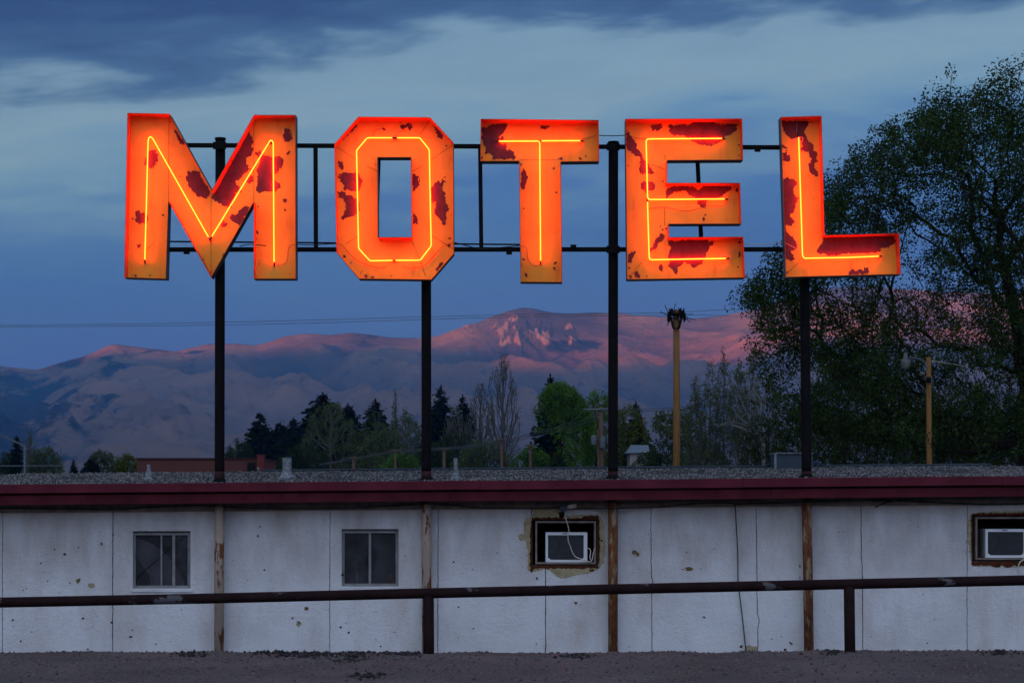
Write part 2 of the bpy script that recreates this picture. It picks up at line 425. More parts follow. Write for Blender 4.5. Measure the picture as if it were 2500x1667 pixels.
ICO = None
def pebbles(spec, name, m, parent=None):
    """spec: list of (x,y,z,r). squashed irregular octahedra in one mesh"""
    base = np.array([(1,0,0),(0,1,0),(-1,0,0),(0,-1,0),(0,0,1),(0,0,-1)], float)
    fc = np.array([(0,1,4),(1,2,4),(2,3,4),(3,0,4),(1,0,5),(2,1,5),(3,2,5),(0,3,5)])
    r = np.random.RandomState(3); n = len(spec); S = np.array(spec)
    o0 = np.array(origin(parent)) if parent else np.zeros(3)
    a = r.rand(n)*6.28; ca, sa = np.cos(a), np.sin(a)
    V = base[None]*(S[:, 3][:, None, None])*(1+.5*(r.rand(n, 6, 1)-.5))
    V = V*np.stack([np.ones(n), .6+.5*r.rand(n), .5+.35*r.rand(n)], 1)[:, None]
    Xr = V[..., 0]*ca[:, None]-V[..., 1]*sa[:, None]; Yr = V[..., 0]*sa[:, None]+V[..., 1]*ca[:, None]
    V = np.stack([Xr, Yr, V[..., 2]], -1)+S[:, None, :3]-o0
    Fc = fc[None]+6*np.arange(n)[:, None, None]
    return np_mesh(name, V.reshape(-1, 3), Fc.reshape(-1, 3), m, parent)
def np_mesh(name, V, Fc, m, parent=None):
    me = bpy.data.meshes.new(name); k = Fc.shape[1]
    me.vertices.add(len(V)); me.vertices.foreach_set('co', np.ascontiguousarray(V, np.float32).ravel())
    me.loops.add(Fc.size); me.loops.foreach_set('vertex_index', np.ascontiguousarray(Fc, np.int32).ravel())
    me.polygons.add(len(Fc)); me.polygons.foreach_set('loop_start', np.arange(0, Fc.size, k, dtype=np.int32))
    try: me.polygons.foreach_set('loop_total', np.full(len(Fc), k, np.int32))
    except Exception: pass
    me.update(calc_edges=True); me.validate()
    me.materials.append(m)
    o = bpy.data.objects.new(name, me); COL.objects.link(o)
    if parent: o.parent = parent
    return o
sp_ = []
for i in range(9000):
    y = 16.2+rng.random()**.7*5.2; x = rng.uniform(-6.2, 6.2); r = .006+.016*rng.random()**4
    sp_.append((x, y, ground_z(x, y)+r*.2, r))
tag(pebbles(sp_, 'loose_gravel', M['lotstone']), 'loose grey gravel strewn over the lot', 'gravel', kind='stuff')
sp_ = []
for i in range(900):
    c = rng.choice([(650, 20.3), (690, 20.2), (730, 20.1), (760, 20.35), (810, 20.2), (880, 20.3), (960, 20.2), (1000, 20.25), (850, 19.6), (905, 17.6), (470, 20.3), (1410, 19.9), (2030, 20.2), (2440, 20.3)])
    y = c[1]+rng.gauss(0, .18); x = (c[0]+rng.gauss(0, 22)-HX)/F*y; r = .008+.022*rng.random()**2
    sp_.append((x, y, ground_z(x, y)+r*.3, r))
tag(pebbles(sp_, 'tar_crumbs', M['tarbit']), 'black crumbs of broken asphalt along the lot edge', 'asphalt crumbs', kind='stuff')

# ------------------------------------------------------------------ motel building
YW = 25.6; YF = 25.2
bld = empty('motel_building', (0, YW, -.62), 'long low white stucco motel building with a maroon roof edge and gravel roof', 'building')
PX0, PX1 = -420, 2920
def sl_(py, px): return py - 21.*(px-1250)/2500          # the roof edge climbs gently to the right
def band(px0, px1, pyt, pyb, y0, y1, mi, b):
    """sloping board seen front-on"""
    p = [P(px0, sl_(pyb, px0), y0), P(px1, sl_(pyb, px1), y0), None, None, P(px0, sl_(pyt, px0), y0), P(px1, sl_(pyt, px1), y0), None, None]
    q = lambda v: Vector((v.x, y1, v.z))
    p[2] = q(p[1]); p[3] = q(p[0]); p[6] = q(p[5]); p[7] = q(p[4]); b.hexa(p, mi)
def wallmesh():
    b = MB()
    x0, x1 = P(PX0, 0, YW).x, P(PX1, 0, YW).x; zt = P(0, 1196, YW).z; zb = -.8
    holes = []
    for (a, t, c, d) in ((324, 1296, 465, 1436), (834, 1291, 973, 1431), (1300, 1268, 1458, 1380), (2375, 1258, 2533, 1370)):
        u = P(a, d, YW); v = P(c, t, YW); holes.append((u.x, v.x, u.z, v.z))
    xs = sorted({x0, x1, *[h[0] for h in holes], *[h[1] for h in holes]}); zs = sorted({zb, zt, *[h[2] for h in holes], *[h[3] for h in holes]})
    for i in range(len(xs)-1):
        for j in range(len(zs)-1):
            cx, cz = (xs[i]+xs[i+1])/2, (zs[j]+zs[j+1])/2
            if any(h[0] < cx < h[1] and h[2] < cz < h[3] for h in holes): continue
            b.quad((xs[i], YW, zs[j]), (xs[i+1], YW, zs[j]), (xs[i+1], YW, zs[j+1]), (xs[i], YW, zs[j+1]))
    for (a, c, d, t) in holes:        # reveals
        y2 = YW+.16
        b.quad((a, YW, d), (c, YW, d), (c, y2, d), (a, y2, d)); b.quad((a, YW, t), (a, y2, t), (c, y2, t), (c, YW, t))
        b.quad((a, YW, d), (a, y2, d), (a, y2, t), (a, YW, t)); b.quad((c, YW, d), (c, YW, t), (c, y2, t), (c, y2, d))
    yb = YW+6.6                        # other sides of the building
    b.quad((x0, YW, zb), (x0, YW, zt), (x0, yb, zt), (x0, yb, zb)); b.quad((x1, YW, zb), (x1, yb, zb), (x1, yb, zt), (x1, YW, zt)); b.quad((x0, yb, zb), (x0, yb, zt), (x1, yb, zt), (x1, yb, zb))
    # panel joints that have cracked open
    def crack(pts, wd=1.9, seed=0):
        pts = [Vector((*p, 0)) for p in pts]; L = []
        for i in range(len(pts)-1):
            n = max(1, int((pts[i+1]-pts[i]).length/4))
            for j in range(n): L.append(pts[i]+(pts[i+1]-pts[i])*j/n)
        L.append(pts[-1])
        for i in range(len(L)-1):
            def off(p): return p.x+1.3*mn.fractal(Vector((p.y*.05, seed*5., 0)), 1, 2, 4), p.y
            (xa, ya), (xb, yb2) = off(L[i]), off(L[i+1])
            h = wd*(.42+.45*abs(mn.noise(Vector((L[i].y*.09, seed, 4.)))))
            b.quad(P(xa-h, ya, YW-.003), P(xb-h, yb2, YW-.003), P(xb+h, yb2, YW-.003), P(xa+h, ya, YW-.003), 1)
    for k, (x, w_) in enumerate(((6, 1.2), (275, 1.9), (805, 1.3), (1069, 1.6), (1590, 1.5), (1848, 1.5), (2104, 1.7), (2361, 1.3))):
        if x == 1590: pts = [(1589, 1240), (1590, 1405), (1594, 1420), (1591, 1430), (1592, 1640)]
        elif x == 1848: pts = [(1846, 1240), (1848, 1400), (1849, 1495), (1854, 1515), (1850, 1530), (1850, 1640)]
        elif x == 2104: pts = [(2102, 1230), (2103, 1348), (2102, 1352), (2105, 1380), (2107, 1640)]
        else: pts = [(x+1, 1235), (x, 1420), (x, 1640)]
        crack(pts, w_, k)
    crack([(1332, 1388), (1332, 1640)], 1.8, 21); crack([(1298, 1238), (1297, 1262)], 2.2, 22)
    # chips: (x, y, r, material, stretch)
    A = lambda l, ox, s=2.975: [(ox+x/s, 1140+y/s, r, m, sx) for x, y, r, m, sx in l]
    D, Yl = 1, 2
    chips = A([(397,597,2,D,1),(570,582,1.6,D,1),(470,632,2.6,3,1.2),(298,697,2.2,D,.7),(346,826,1.5,D,1),(508,838,1.6,D,1.2),(566,826,4.5,Yl,1.1),(578,812,1.8,D,1),(663,860,6,Yl,1.3),(168,892,1.5,D,1),(192,882,1.2,D,1),
               (602,1097,2.4,D,1),(93,1108,2.2,D,1),(230,1195,1.4,D,1),(638,1322,1.8,D,1.3),(950,1230,2,D,2),(1132,1284,1.8,D,1),(962,1180,1.4,D,1.3),(727,470,1.1,D,1),(738,558,3.4,Yl,.9),(1320,1035,1.6,D,.6),(336,630,1,D,1),(320,760,1,D,1),(96,1155,1,D,1),(150,1262,1.8,3,1),(820,490,2.4,3,.7),(810,1127,2.4,3,.8)], 0)
    chips += A([(103,432,1.8,D,1.2),(136,745,2,D,1.2),(14,820,1.4,D,1),(88,500,3.2,Yl,.8),(440,1025,4.2,Yl,1.2),(446,1022,1.8,D,1),(385,1135,6.5,Yl,.9),(388,1128,2,3,1),(338,1095,2,D,1.2),(727,1130,1.1,D,1),(690,1160,2.2,3,1.3),(748,1200,2.2,3,1.2),(453,467,1,D,1),(1510,688,2,D,1),(1828,622,1.6,D,.7),(1655,1170,2.2,Yl,.8),(1545,1015,1.4,D,1.5),(1557,375,1.2,D,1),(1633,357,1.1,D,1),(570,382,1,D,1),(1130,390,1.1,D,1),(705,780,2.6,D,1.4),(945,1250,1,D,1),(980,1300,2,3,1)], 600)
    chips += A([(1040,618,5,Yl,1.2),(1060,632,4,Yl,1),(1435,738,4.6,Yl,2),(1390,740,1.4,D,1.2),(1520,738,1.2,D,1),(1605,597,.9,D,1),(1622,592,1.2,D,1),(1545,1090,2.4,D,.8),(1535,1085,1.1,D,1),(800,533,2.6,D,1),(43,622,1.3,D,.8),(325,1282,1.5,D,1),(613,985,3,Yl,1.2),(330,805,3.4,3,.5),(1415,618,1.6,Yl,1),(1698,428,.9,D,1),(740,1022,1,D,1),(800,330,1.3,D,1)], 1200)
    chips += A([(738,472,1.3,D,1),(773,468,1.1,D,1),(250,1247,1.6,D,.8),(320,1228,1.4,D,1),(385,1275,2.6,3,.7),(396,1284,2.6,3,.6),(347,1325,3,3,.9),(1350,923,1.3,D,1),(1380,1277,1.6,3,1),(455,720,3.4,3,.4),(455,800,2.4,3,.5),(1665,543,1.2,D,1),(945,325,1.1,D,1),(1793,1328,1,D,1)], 1800, 2.976)
    for i, (x, y, r, m, sx) in enumerate(chips):
        b.poly([P(a, c, YW-.004-.00002*i) for a, c in blob(x, y, r*1.1, i, sx)], mi=5 if m == 2 and r < 5.5 else m)
    for i in range(70):
        x = rng.uniform(0, 2500); y = rng.uniform(1250, 1590)
        b.poly([P(a, c, YW-.0035) for a, c in blob(x, y, .5+.6*rng.random(), i, 1.+rng.random(), 7)], mi=1)
    def patch(pts, m, dy, seed): b.poly([P(a, c, YW-dy) for a, c in rough_poly(pts, 3., 1.7, seed)], mi=m)
    C = lambda l: [(1200+x/2.975, 1140+y/2.975) for x, y in l]
    # yellow plaster shown round the first opening, rust over it
    hole1 = [(1300, 1268), (1458, 1268), (1458, 1380), (1300, 1380)]
    def ring(outer, m, dy, seed, hole):
        b.poly([P(a, c, YW-dy) for a, c in rough_poly(outer, 3., 1.5, seed)], [[P(a, c, YW-dy) for a, c in hole]], mi=m)
    ring(C([(240,385),(290,350),(780,345),(815,420),(825,560),(815,690),(780,740),(700,770),(640,775),(560,800),(500,805),(455,775),(400,735),(290,765),(262,735),(262,620),(250,540),(205,530),(190,500),(205,485),(232,485)]), 2, .0045, 1, hole1)
    ring(C([(290,366),(480,362),(525,372),(640,370),(700,352),(772,352),(786,385),(780,440),(788,560),(784,690),(770,732),(640,738),(400,735),(318,735),(288,765),(276,700),(285,560),(280,480)]), 3, .0065, 2, hole1)
    patch(C([(296,290),(490,295),(488,340),(478,360),(300,357)]), 2, .0042, 5)
    patch(C([(487,322),(528,322),(526,368),(485,366)]), 4, .0055, 6)
    patch(C([(708,742),(745,740),(738,755),(712,755)]), 3, .0052, 7)
    E2 = lambda l: [(1800+x/2.976, 1140+y/2.976) for x, y in l]
    hole2 = [(2375, 1258), (2533, 1258), (2533, 1370), (2375, 1370)]
    ring(E2([(1668,400),(1700,340),(1780,322),(1900,318),(2110,318),(2280,320),(2280,735),(1900,720),(1710,722),(1690,640),(1678,520)]), 2, .0045, 8, hole2)
    ring(E2([(1700,342),(1770,330),(1850,336),(2080,330),(2260,332),(2262,715),(2010,716),(1960,732),(1925,712),(1880,734),(1830,712),(1705,716),(1698,600)]), 3, .0065, 9, hole2)
    patch(E2([(60,1300),(90,1290),(110,1302),(148,1298),(146,1330),(128,1365),(60,1372),(50,1335)]), 2, .0046, 11)
    patch(E2([(70,1345),(105,1340),(128,1372),(66,1374)]), 3, .0062, 12)
    patch(E2([(18,1292),(40,1290),(36,1312),(22,1308)]), 3, .0048, 13)
    b.build('wall', [M['wall'], M['crack'], M['plaster'], M['rust'], M['rust_shade'], M['ochre']], bld)
wallmesh()
# eave trim board on the wall, fascia, roof
b = MB(); band(PX0, PX1, 1200, 1241.5, YW-.03, YW-.001, 0, b); b.build('eave_trim', M['trim'], bld)
def fascia():
    b = MB()
    js = [PX0, 1172, 1812, 2447, PX1]
    for i in range(4): band(js[i]+(.6 if i else 0), js[i+1], 1172+(i % 2)*.8, 1194+(i % 2)*.8, YF-.06, YF-.012, 0, b)
    b.build('roof_edge_flashing', M['maroon'], bld, bevel=.004)
    b = MB(); js = [PX0, 640, 1100, 1883, PX1]
    for i in range(4): band(js[i]+(.8 if i else 0), js[i+1], 1198.6, 1222.5-(i % 2)*.7, YF-.008, YF+.03, 0, b)
    b.build('fascia_board', M['maroon2'], bld, bevel=.004)
    b = MB(); band(PX0, PX1, 1180, 1216, YF+.05, YF+.07, 0, b); b.build('fascia_gap_shade', M['rust_shade'], bld)  # dark sheet added behind the board gap so it reads as a shadow line
    b = MB(); band(PX0, PX1, 1216, 1218.5, YF+.031, YW-.032, 0, b); b.build('soffit', M['trim'], bld)
fascia()
RS, RD = .054, 3.4                     # roof pitch and run to the ridge
def roof_z(x, y):
    px = HX+x/YF*F; z0 = P(px, sl_(1173.5, px), YF).z
    d = y-YF; return z0+RS*(d if d < RD else 2*RD-d)
def roof():
    b = MB(); n = 60; x0, x1 = P(PX0, 0, YF).x, P(PX1, 0, YF).x
    ys = [YF-.05, YF+RD*.25, YF+RD*.5, YF+RD*.75, YF+RD, YF+RD*1.5, YF+2*RD]
    for j in range(len(ys)-1):
        for i in range(n):
            a, c = x0+(x1-x0)*i/n, x0+(x1-x0)*(i+1)/n
            b.quad(*[(x, y, roof_z(x, y)+.01*mn.noise(Vector((x*.8, y*.8, 0)))) for x, y in ((a, ys[j]), (c, ys[j]), (c, ys[j+1]), (a, ys[j+1]))])
    ro = b.build('roof', M['roof'], bld)
    s = []
    r = random.Random(11)
    for i in range(22000):
        x = r.uniform(x0*.82, x1*.82); y = YF-.02+r.random()*(RD+.25)
        if mn.noise(Vector((x*1.1, y*3., 4.))) > .22 and r.random() < .85: continue
        q = .007+.010*r.random()
        s.append((x, y, roof_z(x, y)+q*.55, q))
    g = pebbles(s, 'roof_gravel', M['stone'], ro); g['kind'] = 'stuff'
roof()

def window(px0, py0, px1, py1, bars, label, style):
    y = YW+.05
    wr = MB(); t = 7.
    wr.pbox(px0, py0+3, px0+t, py1, y, y+.04); wr.pbox(px1-t, py0+3, px1, py1, y, y+.04)
    wr.pbox(px0+t, py0+3, px1-t, py0+t+3, y+.001, y+.04); wr.pbox(px0+t, py1-t, px1-t, py1, y+.001, y+.04)
    fr = wr.build('window', M['alu'], bld, bevel=.003); fr['label'] = label
    sb = MB()
    for (a, w_, dy) in bars: sb.pbox(a-w_/2, py0+t+3, a+w_/2, py1-t, y+.008+dy, y+.028+dy)
    sb.build('mullion', M['alu'], fr, bevel=.002)
    pb = MB(); a = P(px0+t-1, py1-t+1, y); c = P(px1-t+1, py0+t, y)
    pb.quad((a.x, y+.03, a.z), (c.x, y+.03, a.z), (c.x, y+.03, c.z), (a.x, y+.03, c.z)); pb.build('pane', M['glass'], fr)
    sill = MB(); sill.pbox(px0-4, py1+2, px1+5, py1+9, YW-.022, YW-.001); sill.build('sill', M['wall'], fr, bevel=.004)
    rm = MB(); a = P(px0-50, py1+40, YW); c = P(px1+50, py0-30, YW); y0, y1 = YW+.17, YW+2.4
    for q in (((a.x,y1,a.z),(c.x,y1,a.z),(c.x,y1,c.z),(a.x,y1,c.z)), ((a.x,y0,a.z),(a.x,y1,a.z),(a.x,y1,c.z),(a.x,y0,c.z)), ((c.x,y0,a.z),(c.x,y0,c.z),(c.x,y1,c.z),(c.x,y1,a.z)),
              ((a.x,y0,a.z),(c.x,y0,a.z),(c.x,y1,a.z),(a.x,y1,a.z)), ((a.x,y0,c.z),(a.x,y1,c.z),(c.x,y1,c.z),(c.x,y0,c.z)), ((a.x,y0,a.z),(a.x,y0,c.z),(P(px0,0,YW).x,y0,c.z),(P(px0,0,YW).x,y0,a.z)), ((P(px1,0,YW).x,y0,a.z),(P(px1,0,YW).x,y0,c.z),(c.x,y0,c.z),(c.x,y0,a.z))): rm.quad(*q)
    rm.build('room', M['room'], fr)
    if style == 'swag':      # pulled-aside drape and the diagonal break across the glass
        db = MB(); n = 22
        for i in range(n):
            for j in range(10):
                def q(u, v):
                    x = px0+8+118*u; top = 1312+38*u+70*u**3; bot = 1350+150*u**.8
                    yy = top+(bot-top)*v if u < .3 else top+(1445-top)*v
                    return P(x, yy, YW+.19+.03*math.sin(u*14+v*2))
                db.quad(q(i/n, j/10), q((i+1)/n, j/10), q((i+1)/n, (j+1)/10), q(i/n, (j+1)/10))
        db.build('drape', M['drape'], fr, True)
        cb = MB(); yy = y+.026
        cb.tube([P(328, 1436, yy), P(333, 1416, yy), P(337, 1406, yy), P(395, 1357, yy), P(430, 1327, yy), P(452, 1307, yy)], [.008, .012, .009, .0055, .004, .002], 6)
        cb.build('glass_crack', M['wire'], fr)
    else:
        db = MB(); n = 14
        for i in range(n):
            def q(u, v):
                x = px0+8+75*u; top = 1340+85*u**1.1+ (8 if u > .6 else 0); return P(x, top+(1428-top)*v, YW+.2+.02*math.sin(u*18))
            db.quad(q(i/n, 0), q((i+1)/n, 0), q((i+1)/n, 1), q(i/n, 1))
        db.build('drape', M['wire'], fr, True)
        jb = MB(); c = P(953, 1421, YW+.13); jb.tube([c, c+Vector((0,0,.02)), c+Vector((0,0,.08)), c+Vector((0,0,.1)), c+Vector((0,0,.12))], [.028, .034, .034, .016, .016], 12)
        j = jb.build('red_jar', M['red_jar'], None, True); tag(j, 'small red jar standing inside the window right of the long bare wall panel', 'jar')
        j['label'] = 'small red jar standing inside the lower right corner of the intact window'
        gb = MB(); gb.pbox(869, 1395, 875, 1420, YW+.18, YW+.20); gb.build('curtain_rod', M['alu'], fr)
window(324, 1296, 465, 1436, [(394, 4, .006), (424, 7, 0)], 'window with cracked glass and a pulled drape', 'swag')
window(834, 1291, 973, 1431, [(903, 6, 0)], 'intact window with two panes', 'dark')

def sleeve(px0, py0, px1, py1):
    """metal sleeve of a wall opening (part of the building): thin frame, dark box behind"""
    b = MB(); t = 4.5; y = YW-.016
    b.pbox(px0, py0, px0+t, py1, y, YW+.14); b.pbox(px1-t, py0, px1, py1, y, YW+.14)
    b.pbox(px0+t, py0, px1-t, py0+t, y+.001, YW+.14); b.pbox(px0+t, py1-t, px1-t, py1, y+.001, YW+.14)
    s = b.build('sleeve_frame', M['trim'], bld, bevel=.002)
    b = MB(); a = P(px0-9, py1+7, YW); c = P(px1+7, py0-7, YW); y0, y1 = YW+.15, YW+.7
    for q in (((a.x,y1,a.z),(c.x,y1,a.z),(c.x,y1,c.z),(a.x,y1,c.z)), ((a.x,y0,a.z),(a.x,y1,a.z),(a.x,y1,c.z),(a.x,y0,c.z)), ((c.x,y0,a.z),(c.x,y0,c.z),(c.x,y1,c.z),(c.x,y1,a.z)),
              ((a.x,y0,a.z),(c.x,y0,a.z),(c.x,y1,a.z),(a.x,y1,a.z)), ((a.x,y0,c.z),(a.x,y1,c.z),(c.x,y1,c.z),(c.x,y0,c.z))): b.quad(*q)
    b.build('opening_lining', M['rust_shade'], s)
sleeve(1307, 1271.5, 1455, 1376.5); sleeve(2382, 1261.5, 2530, 1366)
def aircon(px0, py0, px1, py1, label):
    y = YW+.02; c = P((px0+px1)/2, py1, y)
    root = empty('air_conditioner', c, label, 'air conditioner', 'air conditioners set in the motel wall')
    b = MB(); t = 6.
    b.pbox(px0, py0, px0+t, py1, y, y+.45); b.pbox(px1-t-3, py0, px1, py1, y, y+.45)
    b.pbox(px0+t, py0, px1-t-3, py0+t+1, y+.001, y+.45); b.pbox(px0+t, py1-t, px1-t-3, py1, y+.001, y+.45)
    b.build('casing', M['acwhite'], root, bevel=.004)
    b = MB(); b.pbox(px0+t, py0+t+1, px1-t-3, py1-t, y+.03, y+.06)
    n = 17
    for i in range(n):
        yy = py0+t+3+(py1-py0-2*t-4)*i/(n-1); b.pbox(px0+t, yy-.55, px1-t-3, yy+.55, y+.012, y+.03)
    b.build('grille', M['acgrille'], root)
    for (a, d, q) in ((px0+t, py1-t, 1), (px1-t-3, py1-t, -1)):
        b = MB(); b.poly([P(a, d, y+.006), P(a+q*6, d, y+.006), P(a+q*4, d-2.5, y+.006), P(a+q*2, d-4.5, y+.006), P(a, d-5, y+.006)]); b.build('corner_bracket', M['acwhite'], root)
    b = MB(); b.pbox(px0+41, py0+2., px0+53, py0+4., y-.002, y+.0005); b.build('nameplate', M['steelbox'], root)
    return root
ac1 = aircon(1332, 1299, 1434, 1372, 'white air conditioner in a rust-rimmed wall opening with a pale cord hanging across it')
ac2 = aircon(2406, 1291, 2508, 1361, 'white air conditioner in a rust-rimmed wall opening cut off at the picture edge')
def cz(l): return [P(1250+x/7.128, 1200+y/7.128, Y) for x, y, Y in l]
b = MB(); b.tube(smoothpath(cz([(985,265,25.45),(940,290,25.48),(922,340,25.5),(930,440,25.52),(965,560,25.53),(992,680,25.54),(975,770,25.55),(980,860,25.55),(1015,950,25.55),(1050,1050,25.55),(1100,1125,25.55),(1180,1160,25.55),(1270,1190,25.55),(1350,1215,25.55),(1390,1190,25.56),(1410,1090,25.57),(1440,980,25.58)]), 5), .0065, 7)
b.tube(smoothpath(cz([(1320,985,25.6),(1345,985,25.58),(1368,1030,25.56),(1358,1110,25.56),(1360,1160,25.56),(1390,1205,25.56)]), 5), .0065, 7)
b.build('cord', M['cordwhite'], ac1, True)
b = MB(); b.tube(smoothpath([P(2500, 1365, 25.58), P(2490, 1372, 25.57), P(2486, 1385, 25.57), P(2490, 1402, 25.57), P(2500, 1420, 25.57), P(2515, 1400, 25.57)]), .008, 7); b.build('cord', M['cordwhite'], ac2, True)
jb = empty('junction_box', P(1374, 1240, 25.52), 'round grey junction box with a pale plug under the eave above the corded air conditioner', 'junction box')
b = MB(); c = P(1374, 1240, 25.5); b.tube([c+Vector((0,.05,0)), c+Vector((0,-.03,0)), c+Vector((0,-.045,0))], [.052, .052, .042], 16); b.build('box_body', M['steelbox'], jb, False, .004)
b = MB(); b.tube([P(1386, 1237, 25.46), P(1397, 1235, 25.45), P(1407, 1234, 25.45)], [.02, .03, .024], 10); b.build('plug', M['cordwhite'], jb, True)

# cables under the eave
def cable(pts, r, label, name='eave_cable', m='wire', group=None, n=6):
    b = MB(); b.tube(smoothpath([P(*p) for p in pts], 8), r, n); return tag(b.build(name, M[m], None, True), label, 'cable', group)
cable([(-100,1240,25.56),(60,1241,25.56),(270,1243,25.55),(350,1239,25.54),(470,1233,25.5),(535,1236,25.43),(640,1240,25.52),(830,1240,25.55),(950,1234,25.5),(1041,1228,25.42)], .008, 'black cable sagging under the eave above the two windows')
cable([(1041,1229,25.42),(1090,1231,25.52),(1180,1239,25.55),(1290,1240,25.55),(1365,1238,25.5)], .008, 'black cable from the pale wall post to the junction box')
cable([(1384,1239,25.5),(1440,1241,25.54),(1500,1241,25.42),(1600,1237,25.54),(1700,1229,25.54),(1782,1227,25.54),(1794,1236,25.54),(1797,1275,25.55),(1801,1350,25.56),(1802,1420,25.57),(1808,1470,25.575),(1815,1530,25.575),(1822,1597,25.57)], .0075, 'long black cable dropping down the bare wall to the plaster chip at its foot', 'wall_cable')
cable([(1795,1230,25.53),(1900,1227,25.5),(1972,1224,25.42),(2060,1221,25.5),(2200,1222,25.53),(2330,1228,25.54),(2430,1230,25.54),(2600,1226,25.54)], .010, 'thick black cable under the eave right of the most rusted post')
cable([(2136,1238,25.5),(2152,1230,25.5),(2170,1224,25.52),(2200,1220,25.53)], .009, 'short loose black cable end hanging below the eave', 'cable_end')
cable([(1500,1228,25.5),(1620,1224,25.52),(1790,1221,25.52),(1960,1226,25.42),(2150,1218,25.52),(2350,1216,25.52),(2600,1212,25.52)], .006, 'thin grey cable running along the eave trim right of the corded air conditioner', m='greywire')

# ------------------------------------------------------------------ sign frame
YP = 25.48
fr = empty('sign_scaffold', P(1250, 1600, YP), 'black steel frame of four posts and crossbars rising through the motel roof behind the letters', 'sign scaffold')
fr.location.z = -.62
def post(xt, xr, xb, top, lowmat):
    zb = -.75; r = .063
    def at(px, py): return P(px, py, YP)
    pr = at(xr, 1170)
    b = MB(); b.tube([at(xt, top), at((xt+xr)/2, (top+1130)/2), at(xr, 1140), at(xr, 1150)], r, 18, 0)
    t = at(xt, top); b.tube([t, t+Vector((0,0,.025))], [r+.008, r+.008], 18, 0)
    b.tube([at(xr, 1150), at(xr, 1163), at(xr, 1225)], [r, r*1.04, r*1.04], 18, 1)
    q = at(xb, 1600); b.tube([at(xr, 1225), at((xr+xb)/2, 1400), Vector((q.x, YP, zb))], r*.985, 18, 2)
    o = b.build('post', [M['black'], M['oxblood'], lowmat], fr, True)
    fl = MB(); c = Vector((pr.x, YP, roof_z(pr.x, YP)-.01)); fl.tube([c, c+Vector((0,0,.03)), c+Vector((0,0,.06))], [.12, .085, .066], 16)
    fl.build('post_flashing', M['black'], o, True)
post(538, 536, 534.5, 342, M['post_cream']); post(1040.5, 1041, 1042, 346, M['post_cream']); post(1497.5, 1496.5, 1496.5, 351, M['post_rust']); post(1961, 1969, 1976, 352, M['post_rust'])
def bar(a, c, h=5.2, y0=25.375, y1=25.42, name='crossbar'):
    b = MB(); A, C = P(*a, y0), P(*c, y0); hh = h/F*y0
    q = [(A.x,y0,A.z-hh),(C.x,y0,C.z-hh),(C.x,y1,C.z-hh),(A.x,y1,A.z-hh),(A.x,y0,A.z+hh),(C.x,y0,C.z+hh),(C.x,y1,C.z+hh),(A.x,y1,A.z+hh)]
    b.hexa(q); return b.build(name, M['black'], fr, False, .003)
bar((330, 354), (2000, 360)); bar((330, 609), (2010, 608.5), 5.4)
bar((345, 589), (1285, 597), 1.8, 25.376, 25.40)
def upright(x0, y0, x1, y1, w=5.2, ya=25.379, yb=25.416):
    b = MB(); A, C = P(x0, y0, ya), P(x1, y1, ya); h = w/F*ya
    b.hexa([(C.x-h,ya,C.z),(C.x+h,ya,C.z),(C.x+h,yb,C.z),(C.x-h,yb,C.z),(A.x-h,ya,A.z),(A.x+h,ya,A.z),(A.x+h,yb,A.z),(A.x-h,yb,A.z)]); b.build('upright', M['black'], fr, False, .002)
upright(770, 360, 771, 603); upright(1172, 362, 1175, 603, 5); upright(1702, 365, 1713, 603, 5); upright(926, 362, 918, 603, 4.); upright(400, 360, 399, 603, 4.)
for x, y in ((536, 355.5), (536, 609), (1041, 357), (1041, 609), (1497, 358.5), (1497, 609), (1962, 360), (1966, 608.5)):
    b = MB(); b.pbox(x-16, y-9, x+16, y+9, 25.362, 25.374)
    b.build('clamp_plate', M['black'], fr, False, .003)
for x, y in ((1243, 617), (455, 616), (1850, 366), (660, 349), (1400, 601)):
    b = MB(); b.pbox(x-7, y-4, x+7, y+4, 25.355, 25.40); b.build('bracket', M['black'], fr, False, .003)
upright(1499, 360, 1499.5, 603, 4.)

